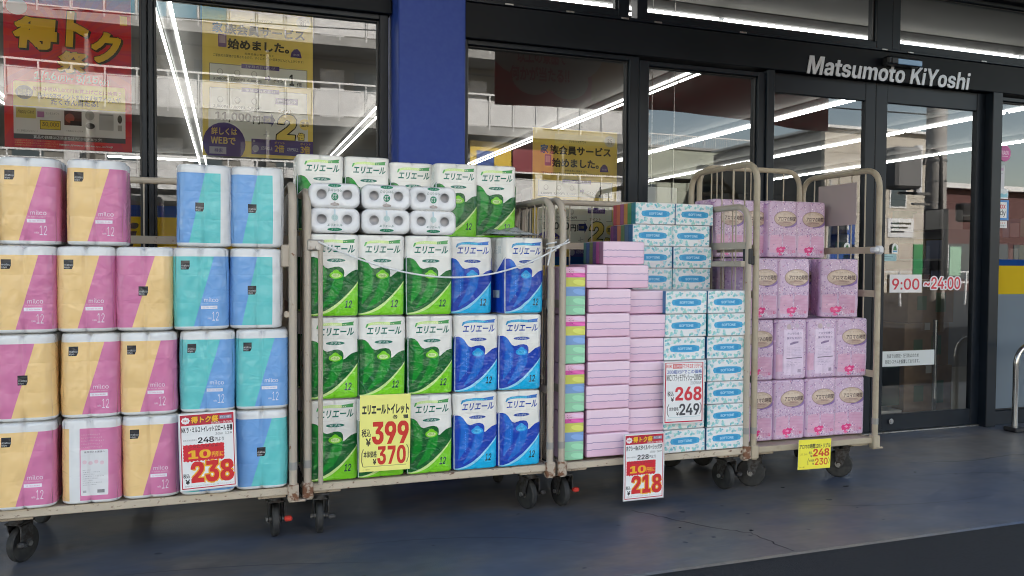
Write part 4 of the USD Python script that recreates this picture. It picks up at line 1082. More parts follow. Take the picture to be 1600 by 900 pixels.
# lilac cage
G5 = 'lilac toilet roll packs on the tall cage'
z4 = [.253, .600, .948, 1.296]
def lil(key, x, y, z, rz, label): pack(key, 'lilac_roll_pack', 'toilet roll pack', x, y, z, .215, label, rz, G5)
for k, (keys, xs_) in enumerate(((('lf', 'lf', 'lf', 'lf'), (2.812, 3.031, 3.252, 3.462)), (('lf', 'lb', 'lb', 'lf'), (2.812, 3.034, 3.255, 3.466)))):
    for i in range(4):
        what = 'lilac toilet roll pack showing its text back' if keys[i] == 'lb' else 'lilac toilet roll pack with a beige oval'
        lil(keys[i], xs_[i], 3.785 + jit(.008), z4[k], jit(2) - (4 if i == 3 else 0), f'{what}, {ORD[i]} from left, {ROW[k]} row, tall cage')
lil('lf', 2.835, 3.79, z4[2], 1, 'lilac toilet roll pack, first from left, third row, tall cage')
lil('lf', 3.048, 3.785, z4[2], -1, 'lilac toilet roll pack, second from left, third row, tall cage')
lil('lf', 3.425, 3.79, z4[2], -27, 'lilac toilet roll pack turned to show two faces, right end of the third row')
lil('lf', 3.285, 4.03, z4[2], 0, 'lilac toilet roll pack set back in the gap of the third row')
for i, (x, y, rz) in enumerate(((2.838, 4.08, 2), (3.055, 4.09, 0), (3.178, 4.06, 0), (3.388, 4.06, -1))):
    if i == 1: x, y = 2.99, 4.10
    lil('lf', x - (.03 if i == 0 else 0) - (.0 if i else .0), y, z4[3] + .004, rz, f'lilac toilet roll pack, {ORD[i]} from left, top row, tall cage')
for i, x in enumerate((2.84, 3.06)):
    lil('lf', x, 4.07, z4[2], 0, f'lilac toilet roll pack behind the third row of the tall cage, {["left", "right"][i]} one')
# rear rows that carry the upper packs (hidden from the front, seen only through the cages' sides)
for k in range(6):
    for i, x in enumerate((2.258, 2.512)): pack('sb1', 'floral_tissue_pack', 'tissue pack', x, 4.0, .253 + .1224 * k, .28, f'blue floral tissue pack, rear {["left", "right"][i]} column, {["first", "second", "third", "fourth", "fifth", "sixth"][k]} from below, hidden behind the front columns', 0, 'hidden rear row of floral tissue packs')
for i, x in enumerate((.425, .655, .880, 1.093, 1.311)):
    for k in range(3 if i < 3 else 2): pack('gr', 'wave_toilet_roll_pack', 'toilet roll pack', x, 4.05, z2[k] + .002, .22, f'green wave roll pack hidden in the rear, {ORD[i]} from left, {ROW[k]} layer, second cage', 0, 'hidden rear row of green packs')
for i, x in enumerate((2.84, 3.06, 3.285, 3.46)):
    for k in range(3 if x == 3.46 else 2): pack('lf', 'lilac_roll_pack', 'toilet roll pack', x, 4.075, z4[k], .215, f'lilac roll pack hidden in the rear, {ORD[i]} from left, {ROW[k]} layer, tall cage', 0, 'hidden rear row of lilac packs')
for i, x in enumerate((-.77, -.54, -.31, -.09, .13)):
    for k in range(3): pack('yp', 'toilet_roll_pack', 'toilet roll pack', x, 3.91, zr[k], .215, f'yellow pink roll pack hidden in the rear, {ORD[i]} from left, {ROW[k]} layer, left cage', 0, 'hidden rear row of pastel packs')
# ================================================================== price cards, posters, stickers, cord
RED, DRED, SYEL = srgb(206, 40, 44), srgb(186, 36, 60), srgb(236, 176, 44)
CARD = (.78, .78, .78)
def card(name, label, art, xc, y, zc, w, h, rx=0, ry=0, rz=0, mat=None, sleeve=True, cat_='price card', thick=.0015, yellow=False, group=None):
    t = thing(name, label, cat_, (xc, y, zc), (rx, ry, rz), group)
    put('card', bx(-w / 2, w / 2, 0, thick, -h / 2, h / 2), M_sleeve if sleeve else M_cardback, t)
    m = .004 if sleeve else 0.0
    put('print', panel_print(art, (-w / 2 + m, -.0012, h / 2 - m), (w - 2 * m, 0, 0), (0, 0, -(h - 2 * m)), None), mat or M_card, t)
    return t
M_sleeve = pm('card_sleeve', (0.60, 0.61, 0.62), 0.2)
M_cardback = pm('card_back', (0.6, 0.6, 0.58), 0.6)

def splash_price(a, txt, x0, y0, x1, y1):
    g = fit(text_shape(txt, 'en', .075, 0, 72), x0, y0, x1, y1)
    # ragged orange burst showing behind the figures
    r = random.Random(len(txt) + int(x0)); cx, cy = (x0 + x1) / 2, (y0 + y1) / 2
    pts = []
    for k in range(40):
        an = k * math.pi / 20; q = (.50 if k % 2 else .60) * r.uniform(.92, 1.06)
        pts.append((cx + (x1 - x0) * q * math.cos(an) * .92, cy + (y1 - y0) * q * 1.0 * math.sin(an)))
    a.g(Polygon(pts).buffer(0).intersection(g.buffer(13)), SYEL)
    a.g(g, RED)
def sale_card(name_l, line1, line2, was, now):
    """Coordinates of a 550 x 735 crop."""
    a = Art(580, 760, CARD)
    a.r(10, 10, 570, 750, DRED); a.r(20, 20, 560, 740, CARD)
    a.r(20, 20, 560, 116, DRED)
    a.e(66, 66, 40, 30, CARD); 
    for k in range(8): a.e(66 + 32 * math.cos(k * .785), 66 + 24 * math.sin(k * .785), 13, 11, CARD)
    a.t('開催中', 40, 56, 92, 76, RED, 'jp', .01, 0, 32)
    a.t('得トク祭', 122, 26, 410, 96, SYEL, 'jp', .05, .05, 64, out=(.12, .02, .02), outw=4)
    a.r(420, 34, 548, 70, (.25, .25, .35)); a.t('ポイント最大', 426, 40, 540, 62, CARD, 'jp', .01, 0, 32); a.t('1/16~3/15', 330, 92, 548, 112, CARD, 'en', .02, 0, 36)
    a.t(name_l, 22, 128, 552, 190, BLK, 'jp', .035, 0, 64)
    a.t(line1, 372, 204, 452, 228, (.2, .2, .2), 'en', .01, 0, 40); a.t(line2, 474, 204, 550, 226, (.2, .2, .2), 'jp', .01, 0, 40)
    a.t('通常本体価格税込', 34, 254, 180, 272, (.3, .3, .3), 'jp', 0, 0, 30)
    a.t(was, 188, 240, 356, 296, BLK, 'en', .05, 0, 60); a.t('円より', 364, 252, 460, 290, (.1, .1, .1), 'jp', .02, 0, 44)
    pts = []
    r = random.Random(3)
    for k in range(22): pts.append((30 + 20 * k, 306 + (6 if k % 2 else 0)))
    for k in range(11): pts.append((456 + (6 if k % 2 else 0), 310 + 15 * k))
    for k in range(22): pts.append((450 - 19.5 * k, 470 + (12 if k % 2 else 0) * r.uniform(.4, 1.3)))
    for k in range(10): pts.append((30 + (6 if k % 2 else 0), 465 - 16 * k))
    a.p(pts, srgb(206, 34, 50))
    a.t('レジにてさらに！', 90, 318, 420, 344, (.10, .03, .04), 'jp', .012, 0, 44)
    a.t('10', 84, 366, 318, 452, SYEL, 'en', .085, 0, 64); a.t('円引に', 328, 392, 450, 446, SYEL, 'jp', .03, 0, 52)
    splash_price(a, now, 104, 480, 556, 700)
    a.t('税込', 26, 596, 96, 640, BLK, 'jp', .02, 0, 48); a.t('￥', 46, 652, 96, 704, BLK, 'jp', .05, 0, 48)
    a.t('価格のみ', 40, 714, 120, 728, (.3, .3, .3), 'jp', 0, 0, 30); a.t('※この表示価格は数量に限りがございます', 130, 716, 550, 729, (.45, .42, .42), 'jp', 0, 0, 26)
    return a
card('sale_price_card', 'white sale card reading 238 in red on the left cage', sale_card('MK ラ・ミルコトイレット12ロール 各種', '30m', '12R', '248', '238'), -.086, 3.640, .447, .230, .330, rx=-2, ry=-1.5)
card('sale_price_card', 'white sale card reading 218 hanging below the tissue cage', sale_card('ホクシーBeスタイルベーシック5P', '150W', '5P', '228', '218'), 2.012, 3.640, .214, .236, .346, rx=1)

a = Art(500, 740, srgb(240, 234, 134))
a.t('エリエールトイレット', 22, 90, 484, 194, (.03, .03, .02), 'jp', .055, 0, 64)
a.t('各　種', 322, 200, 478, 240, (.05, .05, .03), 'jp', .04, 0, 52)
a.t('399', 120, 262, 486, 482, srgb(204, 52, 42), 'en', .07, 0, 72)
a.t('税込', 20, 326, 110, 404, (.06, .05, .03), 'jp', .025, 0, 52); a.t('￥', 60, 418, 112, 494, (.06, .05, .03), 'jp', .055, 0, 52)
a.t('370', 174, 500, 458, 678, srgb(204, 52, 42), 'en', .06, 0, 72)
a.t('本体価格', 40, 540, 168, 606, (.06, .05, .03), 'jp', .03, 0, 52); a.t('￥', 130, 618, 168, 676, (.06, .05, .03), 'jp', .055, 0, 52)
a.line([(38, 520), (24, 560), (22, 640), (36, 690)], 7, (.06, .05, .03)); a.line([(464, 494), (482, 530), (482, 620), (466, 668)], 7, (.06, .05, .03))
a.line([(40, 692), (462, 690)], 4, (.15, .13, .08)); a.t('お一人様2点まで', 34, 712, 106, 726, srgb(170, 150, 70), 'jp', 0, 0, 26)
card('yellow_price_card', 'large yellow card reading 399 and 370 on the second cage', a, .676, 3.655, .472, .234, .352, rx=0, ry=0.5, sleeve=False)

a = Art(240, 390, CARD)
a.r(4, 4, 236, 386, DRED); a.r(10, 8, 230, 378, CARD)
a.t('MK', 12, 16, 46, 38, srgb(206, 60, 60), 'en', .02, 0, 44); a.r(50, 14, 108, 42, srgb(200, 60, 64)); a.t('SUPER', 54, 20, 104, 36, CARD, 'en', .03, 0, 40)
a.t('マツキヨオリジナル', 112, 12, 228, 42, srgb(206, 60, 64), 'jp', .03, 0, 52)
a.t('200組X5Pでこの価格', 16, 50, 228, 76, srgb(60, 84, 160), 'jp', .02, 0, 52)
a.t('MKCソフティモアティシュー200W5P', 14, 80, 228, 124, (.08, .08, .08), 'jp', .03, 0, 56)
a.t('200W5P', 158, 126, 226, 146, (.25, .25, .28), 'en', .01, 0, 44)
a.t('268', 66, 160, 228, 250, srgb(206, 48, 60), 'en', .06, 0, 72)
a.t('税込', 20, 186, 58, 218, (.05, .05, .05), 'jp', .02, 0, 48); a.t('￥', 40, 224, 60, 252, (.05, .05, .05), 'jp', .04, 0, 44)
a.t('249', 92, 268, 216, 342, (.05, .05, .06), 'en', .05, 0, 72)
a.t('本体価格', 30, 286, 88, 312, (.08, .08, .08), 'jp', .02, 0, 44); a.t('￥', 74, 318, 90, 342, (.05, .05, .05), 'jp', .04, 0, 44)
a.line([(30, 268), (20, 290), (20, 324), (28, 346)], 4, (.05, .05, .05)); a.line([(218, 262), (226, 280), (226, 314), (218, 336)], 4, (.05, .05, .05))
a.line([(24, 354), (220, 350)], 2, (.3, .5, .55)); a.t('数量限り', 20, 362, 50, 370, (.4, .4, .4), 'jp', 0, 0, 26)
card('price_card', 'white red-rimmed card reading 268 and 249 on the blue tissue packs', a, 2.262, 3.672, .580, .246, .330, rx=-1, ry=0.8)

a = Art(200, 200, srgb(238, 226, 70))
a.t('アロマの時間12Rトリプル', 6, 30, 196, 62, (.05, .05, .03), 'jp', .035, 0, 56)
a.t('248', 90, 66, 192, 118, srgb(200, 60, 36), 'en', .06, 0, 64); a.t('230', 104, 130, 184, 176, srgb(206, 70, 36), 'en', .04, 0, 64)
a.t('税込', 64, 80, 86, 100, (.2, .15, .05), 'jp', .02, 0, 40); a.t('￥', 74, 104, 88, 120, (.2, .15, .05), 'jp', .04, 0, 36); a.t('27.5m', 14, 92, 54, 104, srgb(150, 130, 50), 'en', 0, 0, 30)
a.t('本体価格', 68, 134, 100, 152, (.2, .15, .05), 'jp', .02, 0, 36); a.t('￥', 88, 158, 100, 172, (.2, .15, .05), 'jp', .04, 0, 36)
a.line([(66, 126), (60, 146), (62, 172)], 3, (.2, .15, .05)); a.line([(188, 126), (194, 146), (190, 170)], 3, (.2, .15, .05)); a.t('お一人様', 12, 180, 40, 190, srgb(120, 100, 40), 'jp', 0, 0, 26)
card('small_yellow_price_card', 'small yellow card reading 248 hanging under the tall cage', a, 3.098, 3.655, .195, .222, .168, rx=1, ry=1.0, sleeve=False)

# ---- posters behind the glass (A1)
def poster(label, art, x0, z1, w, h, y=GY + .055, name='poster'):
    t = thing(name, label, 'poster', (x0 + w / 2, y, z1 - h / 2))
    put('sheet', bx(-w / 2, w / 2, .001, .003, -h / 2, h / 2), M_cardback, t)
    put('print', panel_print(art, (-w / 2, 0, h / 2), (w, 0, 0), (0, 0, -h), None), M_poster, t)
    return t
PR = srgb(232, 46, 54)
a = Art(594, 841, PR)
for k in range(28):
    an = k * 2 * math.pi / 28
    a.p([(300, 300), (300 + 900 * math.cos(an), 300 + 900 * math.sin(an)), (300 + 900 * math.cos(an + .10), 300 + 900 * math.sin(an + .10))], srgb(222, 40, 66))
a.e(60, 120, 48, 42, (.7, .62, .66))
gold = srgb(250, 214, 60)
for s_, b_ in (('得', (41, 165, 243, 332)), ('ト', (282, 120, 392, 305)), ('ク', (403, 212, 545, 376))):
    a.t(s_, *b_, gold, 'jp', .055, .06, 96, out=srgb(70, 60, 40), outw=4, shift=(7, 7))
a.t('祭', 243, 326, 385, 441, gold, 'jp', .04, .1, 96, out=srgb(90, 60, 40), outw=3, shift=(5, 5))
a.r(540, 120, 575, 168, gold)
a.t('1/16', 138, 442, 238, 490, CARD, 'en', .06, 0, 60); a.t('(月)', 246, 456, 288, 488, CARD, 'jp', .02, 0, 44); a.t('~', 292, 464, 316, 478, CARD, 'en', .05, 0, 44); a.t('3/15', 330, 446, 432, 494, CARD, 'en', .06, 0, 60); a.t('(水)', 440, 462, 486, 496, CARD, 'jp', .02, 0, 44)
a.r(41, 500, 563, 640, srgb(248, 230, 76), 10); a.e(90, 556, 40, 36, srgb(90, 88, 70)); a.t('期間中', 62, 540, 118, 574, srgb(190, 180, 90), 'jp', .02, 0, 40)
a.t('期間中税込1,000円お買上げごとに抽選で', 130, 522, 545, 546, srgb(200, 90, 50), 'jp', .02, 0, 44)
a.t('最大15倍ポイントまたは人気アイテムが', 150, 552, 540, 586, srgb(96, 84, 40), 'jp', .02, 0, 48); a.t('たくさん当たる!', 212, 580, 434, 612, srgb(60, 50, 30), 'jp', .035, 0, 48)
a.r(41, 626, 563, 782, srgb(238, 234, 232)); a.r(52, 634, 142, 688, srgb(226, 210, 120)); a.t('Happy Card', 60, 646, 134, 668, srgb(110, 90, 50), 'en', 0, .2, 36)
a.r(148, 650, 180, 680, srgb(190, 130, 180)); a.t('デジタルギフト', 186, 650, 250, 664, (.3, .3, .3), 'jp', 0, 0, 30); a.r(160, 694, 256, 742, (.15, .14, .05)); a.r(163, 697, 253, 739, srgb(236, 208, 60)); a.t('30,000', 170, 704, 248, 730, (.2, .16, .05), 'en', .03, 0, 44)
a.r(272, 638, 354, 714, srgb(96, 56, 52)); a.e(298, 676, 22, 24, srgb(180, 96, 80)); a.r(300, 690, 352, 714, srgb(60, 44, 44))
a.e(392, 656, 22, 26, srgb(190, 186, 184)); a.e(394, 712, 22, 16, srgb(90, 88, 90)); a.r(436, 642, 506, 730, srgb(200, 198, 198), 4); a.r(440, 646, 502, 652, srgb(160, 158, 158)); a.e(536, 668, 11, 22, srgb(90, 84, 76)); a.r(526, 700, 546, 730, srgb(180, 176, 170))
a.t('さらに豪華賞品が当たるチャンス', 56, 748, 150, 760, (.35, .33, .33), 'jp', 0, 0, 30); a.t('※写真はイメージです', 280, 738, 360, 748, (.35, .33, .33), 'jp', 0, 0, 30)
a.r(41, 770, 563, 796, srgb(90, 78, 78)); a.t('賞品の詳細は店頭またはWEBをチェック!', 130, 774, 450, 791, CARD, 'jp', .01, 0, 40)
for i in range(3): a.t('応募期間中のお買上げレシートが対象となります詳しくは', 45, 800 + 12 * i, 230 + 60 * (i % 2), 808 + 12 * i, srgb(236, 160, 110), 'jp', 0, 0, 26)
a.t('https://www.otoku.co.jp/kuji', 250, 812, 500, 824, CARD, 'en', .02, 0, 36)
poster('red sale poster with big yellow characters inside the leftmost window', a, -1.082, 2.679, .594, .841)

PY, PUR, PNV = srgb(248, 224, 122), srgb(96, 74, 146), srgb(58, 52, 112)
def member_poster():
    a = Art(594, 841, PY)
    ink = (.06, .055, .04)
    a.r(150, 30, 594, 96, srgb(244, 226, 140))
    a.t('プリペイド×ポイント', 250, 66, 370, 84, ink, 'jp', 0, .2, 36); a.e(540, 62, 38, 36, srgb(220, 214, 190)); a.t('新', 522, 44, 558, 80, srgb(120, 110, 100), 'jp', .01, 0, 44)
    a.t('家', 52, 104, 106, 160, srgb(70, 130, 180), 'jp', .04, 0, 64); a.t('族会員サービス', 116, 104, 548, 164, ink, 'jp', .035, 0, 64)
    a.t('始めました。', 132, 186, 462, 244, ink, 'jp', .04, 0, 64)
    a.r(82, 166, 126, 238, srgb(150, 120, 160), 5); a.r(88, 174, 120, 216, srgb(214, 190, 200))
    a.p([(470, 262), (474, 236), (490, 216), (508, 212), (524, 228), (532, 262)], PUR); a.t('家族', 484, 240, 520, 252, srgb(190, 180, 210), 'jp', 0, 0, 30)
    a.t('家族会員に登録すると', 222, 258, 378, 270, ink, 'jp', 0, 0, 36); a.t('ご家族のお買物が合算されるので、すぐにポイント倍率がどんどん上がります!', 56, 276, 540, 292, ink, 'jp', 0, 0, 36)
    W_ = srgb(240, 238, 230)
    for y0, y1, lab in ((330, 432, '1ヶ月のお買上げ'), (462, 584, '家族全員の合計')):
        a.r(36, y0, 562, y1, (.22, .2, .2)); a.r(39, y0 + 3, 559, y1 - 3, W_)
        a.r(204, y0 - 8, 408, y0 + 16, PUR); a.t(lab, 226, y0 - 4, 386, y0 + 12, srgb(190, 180, 210), 'jp', .01, 0, 40)
        for k, s_ in enumerate(('2,000円', '7,000円', '6,000円')): a.t(s_, 56 + 90 * k, y1 - 26, 130 + 90 * k, y1 - 10, ink, 'jp', .015, 0, 40)
        for k in range(3): a.e(92 + 90 * k, y1 - 56, 16, 18, srgb(190, 186, 180)); a.e(92 + 90 * k, y1 - 58, 12, 13, W_)
    a.p([(330, 384), (346, 384), (346, 374), (362, 392), (346, 410), (346, 400), (330, 400)], PUR)
    a.t('ポイント', 376, 392, 446, 412, ink, 'jp', .01, 0, 40); a.t('1', 464, 360, 490, 424, ink, 'en', .05, 0, 56); a.t('倍', 504, 402, 532, 426, ink, 'jp', .02, 0, 40)
    a.r(380, 492, 520, 584, W_); a.r(386, 498, 510, 534, PUR); a.t('翌月のポイント', 396, 506, 500, 526, srgb(190, 180, 210), 'jp', .01, 0, 36)
    a.r(30, 584, 566, 752, W_)
    a.t('11,000', 66, 596, 256, 652, (.10, .09, .08), 'en', .055, 0, 64); a.t('円!', 264, 608, 318, 654, ink, 'jp', .03, 0, 48)
    a.p([(320, 604), (364, 604), (364, 588), (386, 626), (364, 664), (364, 648), (320, 648)], PNV); a.t('10倍', 328, 616, 360, 636, srgb(200, 180, 90), 'jp', 0, 0, 30)
    a.t('ポイント', 400, 560, 480, 584, srgb(160, 130, 60), 'jp', .02, 0, 44)
    a.t('2', 392, 590, 500, 734, PY, 'en', .07, .1, 80, out=(.03, .03, .02), outw=6); a.t('倍', 508, 690, 546, 730, PY, 'jp', .05, 0, 48, out=(.03, .03, .02), outw=3)
    a.e(548, 640, 30, 32, PY); a.t('翌月', 528, 626, 568, 652, ink, 'jp', .02, 0, 44)
    a.line([(320, 712), (356, 704)], 3, (.3, .3, .3)); a.line([(336, 690), (340, 726)], 3, (.3, .3, .3))
    a.e(112, 770, 112, 116, PUR); a.t('詳しくは', 44, 682, 180, 724, srgb(226, 200, 130), 'jp', .03, 0, 56); a.t('WEBで', 42, 736, 172, 776, srgb(226, 200, 130), 'jp', .03, 0, 56)
    a.r(34, 790, 122, 830, srgb(190, 184, 200)); a.t('検索', 60, 798, 104, 822, PUR, 'jp', 0, 0, 36)
    a.r(256, 736, 594, 822, PUR); a.e(278, 790, 18, 20, srgb(190, 184, 200)); a.r(264, 742, 276, 754, srgb(190, 184, 200))
    a.t('1万円以上', 306, 776, 370, 796, srgb(214, 208, 226), 'jp', .02, 0, 40); a.t('2倍', 382, 762, 434, 806, srgb(226, 190, 80), 'jp', .03, 0, 48); a.t('ポイント', 382, 744, 438, 758, srgb(226, 190, 80), 'jp', .01, 0, 36)
    a.t('2万円以上', 450, 776, 512, 796, srgb(214, 208, 226), 'jp', .02, 0, 40); a.t('3倍', 524, 762, 578, 806, srgb(226, 190, 80), 'jp', .03, 0, 48); a.t('ポイント', 524, 744, 580, 758, srgb(226, 190, 80), 'jp', .01, 0, 36)
    return a
mp = member_poster()
poster('yellow member-service poster in the window left of the blue pillar', mp, -.132, 2.684, .594, .841)
poster('yellow member-service poster behind the tissue cage, right of the blue pillar', mp, 1.820, 2.118, .594, .841)

# ---- colour bands stuck inside the glass
M_bandblue, M_bandyel, M_bandgrey = sheet('band_blue', (.03, .12, .42)), sheet('band_yellow', (.86, .68, .05)), sheet('band_grey', (.34, .41, .48))
def band(label, x0, x1, z0, z1, z2, zg=None, y=GY + .032):
    t = thing('window_band', label, 'window band', ((x0 + x1) / 2, y, 0)); h = (x1 - x0) / 2
    put('yellow_strip', bx(-h, h, 0, .001, z0, z1), M_bandyel, t); put('blue_strip', bx(-h, h, .0, .001, z1, z2), M_bandblue, t)
    if zg is not None: put('grey_sheet', bx(-h, h, 0, .001, zg, z0), M_bandgrey, t)
    return t
b1 = band('blue and yellow band with black lettering behind the left cages', -2.1, .85, 1.10, 1.493, 1.555)
g = text_shape('matsukiyo hi', 'en', .05, .22, 72); g = affinity.scale(fit(g, 0, 0, 1.55, .20), 1, -1, origin=(0, 0))
lt = trimesh.util.concatenate([trimesh.creation.extrude_polygon(q, .0008, engine='earcut') for q in getattr(g, 'geoms', [g])])
lt.vertices = np.c_[lt.vertices[:, 0] - 1.38, -.0005 - lt.vertices[:, 2], lt.vertices[:, 1] + 1.46]; lt.invert()
put('band_letters', lt, M_black, b1, smooth=False)
band('blue and orange band low behind the tissue cage', 1.37, 2.44, 1.18, 1.245, 1.30)
band('grey, yellow and blue band on the rightmost window', 5.695, 9.1, 1.035, 1.262, 1.312, .118, GY - .004)

# ---- stickers and lettering on the doors and right window
def sticker(label, art, x0, x1, z0, z1, y=GY - .006, name='sticker', cat_='sticker', shape=None):
    t = thing(name, label, cat_, ((x0 + x1) / 2, y, (z0 + z1) / 2)); w, h = x1 - x0, z1 - z0
    if shape is not None: art.L = [(gg.intersection(shape), c) for gg, c in art.L]
    put('print', panel_print(art, (-w / 2, 0, h / 2), (w, 0, 0), (0, 0, -h), None), M_sticker, t)
    return t
hr = srgb(206, 40, 62)
a = Art(216, 120, (.74, .72, .74)); a.t('9:00', 16, 26, 200, 102, hr, 'en', .03, 0, 64)
sticker('white door sticker reading 9:00 in red', a, 4.655, 4.965, 1.055, 1.19, y=4.712, name='opening_time_sticker')
g = fit(text_shape('~24:00', 'en', .035, 0, 72), 8, 22, 212, 92); o = g.buffer(7, quad_segs=3)
a = Art(220, 114, (.76, .72, .75)); a.g(o, (.76, .70, .74)); a.g(g, hr)
sticker('red ~24:00 lettering with white outline beside the 9:00 sticker', a, 4.975, 5.365, 1.05, 1.20, y=4.712, name='opening_time_sticker', shape=o)
a = Art(360, 110, (.62, .66, .66)); a.t('当店では防犯・万引防止のため', 30, 20, 250, 50, (.12, .14, .14), 'jp', .02, 0, 48); a.t('防犯システムを設置しております。', 20, 62, 256, 92, (.12, .14, .14), 'jp', .02, 0, 48)
t = sticker('pale notice strip low on the right door glass', a, 4.60, 5.105, .50, .615, y=4.712, name='notice_strip', cat_='notice')
def tree_mark(a):
    a.p([(40, 18), (62, 52), (18, 52)], srgb(40, 110, 60)); a.p([(40, 32), (66, 66), (14, 66)], srgb(50, 120, 66)); a.r(16, 70, 64, 84, srgb(90, 150, 190)); return a
tg = Point(40, 42).buffer(38).union(sbox(4, 40, 76, 98))
for xx, lab in ((4.222, 'round-topped eco sticker on the left door glass'), (4.667, 'round-topped eco sticker on the right door glass')):
    sticker(lab, tree_mark(Art(80, 100, (.72, .74, .72))), xx, xx + .064, 1.345, 1.425, y=4.712, name='eco_sticker', shape=tg)
sticker('small pale teal label under the eco sticker of the right door', Art(80, 36, srgb(150, 190, 196)).r(8, 10, 60, 16, srgb(110, 150, 160)).r(8, 22, 50, 27, srgb(110, 150, 160)), 4.585, 4.715, 1.29, 1.342, y=4.712, name='small_label', shape=sbox(0, 0, 80, 36).buffer(-6).buffer(6))
a = Art(100, 100, srgb(196, 70, 150)); a.t('WAON', 22, 34, 80, 60, srgb(236, 200, 224), 'en', .02, 0, 44); a.r(26, 66, 76, 70, srgb(226, 180, 210))
sticker('round pink sticker topmost on the right window', a, 5.727, 5.853, 2.085, 2.215, name='round_sticker', shape=Point(50, 50).buffer(49, quad_segs=10))
sticker('narrow white sticker under the round pink one', Art(50, 130, (.60, .60, .64)).r(10, 16, 40, 30, srgb(190, 160, 190)).r(10, 44, 36, 48, (.4, .4, .45)), 5.722, 5.792, 1.868, 2.055, name='narrow_sticker')
a = Art(100, 80, (.66, .70, .72)); a.p([(10, 50), (40, 34), (60, 44), (94, 28), (94, 66), (10, 70)], srgb(120, 190, 210))
sticker('white sticker with a pale blue swoosh on the right window', a, 5.722, 5.835, 1.79, 1.868, name='swoosh_sticker')
a = Art(100, 130, srgb(30, 124, 196)); a.r(0, 14, 84, 116, (.74, .74, .74)); a.t('nox', 6, 30, 74, 56, hr, 'en', .03, 0, 44); a.t('Edy', 4, 62, 76, 108, (.03, .03, .04), 'en', .01, 0, 52)
sticker('blue-framed payment sticker reading Edy on the right window', a, 5.715, 5.845, 1.622, 1.782, name='payment_sticker')
a = Art(100, 50, (.66, .66, .66)); a.t('使えます', 16, 10, 84, 22, srgb(196, 90, 80), 'jp', .02, 0, 36); a.t('電子マネー', 12, 28, 90, 42, (.2, .2, .2), 'jp', .02, 0, 36)
sticker('small white sticker under the blue-framed payment sticker', a, 5.715, 5.83, 1.56, 1.618, name='small_sticker')

# ---- cord across the second cage, and the stainless bike rail
def sag(p, q, depth, n=26):
    p, q = np.array(p, float), np.array(q, float); s = np.linspace(0, 1, n)[:, None]
    return p + (q - p) * s - np.array([0, 0, 1.0]) * depth * 4 * s * (1 - s) * (1 + .22 * (s - .5))
cord = thing('white_cord', 'white cord sagging across the front of the second cage', 'cord', (0, 0, 0))
pts = sag((.378, 3.672, 1.345), (1.545, 3.672, 1.338), .155)
pts[:, 1] = np.minimum(pts[:, 1], 3.676) - .012 * np.sin(np.linspace(0, math.pi, len(pts)))
put('strand', tube(pts, .0042, 8), M_cord, cord)
ang = np.linspace(0, 4 * math.pi, 40)
put('knot', cat(tube(np.c_[1.513 + .024 * np.cos(ang), 3.70 + .024 * np.sin(ang), 1.338 + .0035 * ang - .02], .004, 6), tube([(1.53, 3.676, 1.34), (1.56, 3.66, 1.352), (1.59, 3.665, 1.375)], .004, 6), tube([(1.53, 3.676, 1.335), (1.565, 3.662, 1.35), (1.60, 3.67, 1.362)], .0035, 6), tube([(1.505, 3.675, 1.335), (1.49, 3.668, 1.28), (1.482, 3.668, 1.245)], .004, 6)), M_cord, cord)
rail = thing('bike_rail', 'stainless hoop rail standing on the walkway at the right edge', 'rail', (5.645, 4.46, 0))
put('hoop', tube(arcpath([(0, 0, .004), (0, 0, .66), (.62, -.03, .66), (.62, -.03, .004)], .15, 10), .021, 14), M_chrome, rail)
put('base_cover', cat(cbox(.11, .11, .035, .008, (0, 0, .018))), M_black, rail); put('base_cover', cat(cbox(.11, .11, .035, .008, (.62, -.03, .018))), M_black, rail)

# loose clear film lying over the turned blue pack
M_loose = usdkit.material(stage, LK + 'loose_clear_film', {'t': ('transparent_bsdf', {'color': (.9, .92, .92)}), 'd': ('diffuse_bsdf', {'color': (.75, .76, .76)}), 'g': ('glossy_bsdf', {'roughness': .12}), 'f': ('fresnel', {'IOR': 1.7}), 'm': ('mix_closure', {'fac': .30}), 'm2': ('mix_closure', {})},
    [('t.BSDF', 'm.closure1'), ('d.BSDF', 'm.closure2'), ('m.closure', 'm2.closure1'), ('g.BSDF', 'm2.closure2'), ('f.fac', 'm2.fac')], surface='m2.closure')
u, v = np.meshgrid(np.linspace(0, 1, 34), np.linspace(0, 1, 22), indexing='ij')
px_, py_ = 1.205 + .26 * u, 3.715 + .20 * v
hz = 1.392 + .060 * meshkit.fbm(np.stack([px_ * 14, py_ * 14, 0 * px_ + 3], -1), 4, 7) * np.sin(np.pi * np.clip(u * 1.05, 0, 1)) ** .5 * np.sin(np.pi * np.clip(v, 0, 1)) ** .4 + .004
q = np.stack([px_ + .02 * (meshkit.noise(np.stack([px_ * 30, py_ * 30, hz], -1), 3) - .5), py_, hz], -1).reshape(-1, 3)
ii, jj = np.meshgrid(np.arange(33), np.arange(21), indexing='ij'); o = (ii * 22 + jj).ravel()
fc = np.vstack([np.c_[o, o + 22, o + 23], np.c_[o, o + 23, o + 1]])
tag(put('loose_film', trimesh.Trimesh(q, fc, process=False), M_loose, smooth=False), 'crumpled clear plastic film lying on the turned blue toilet roll pack', 'plastic film')
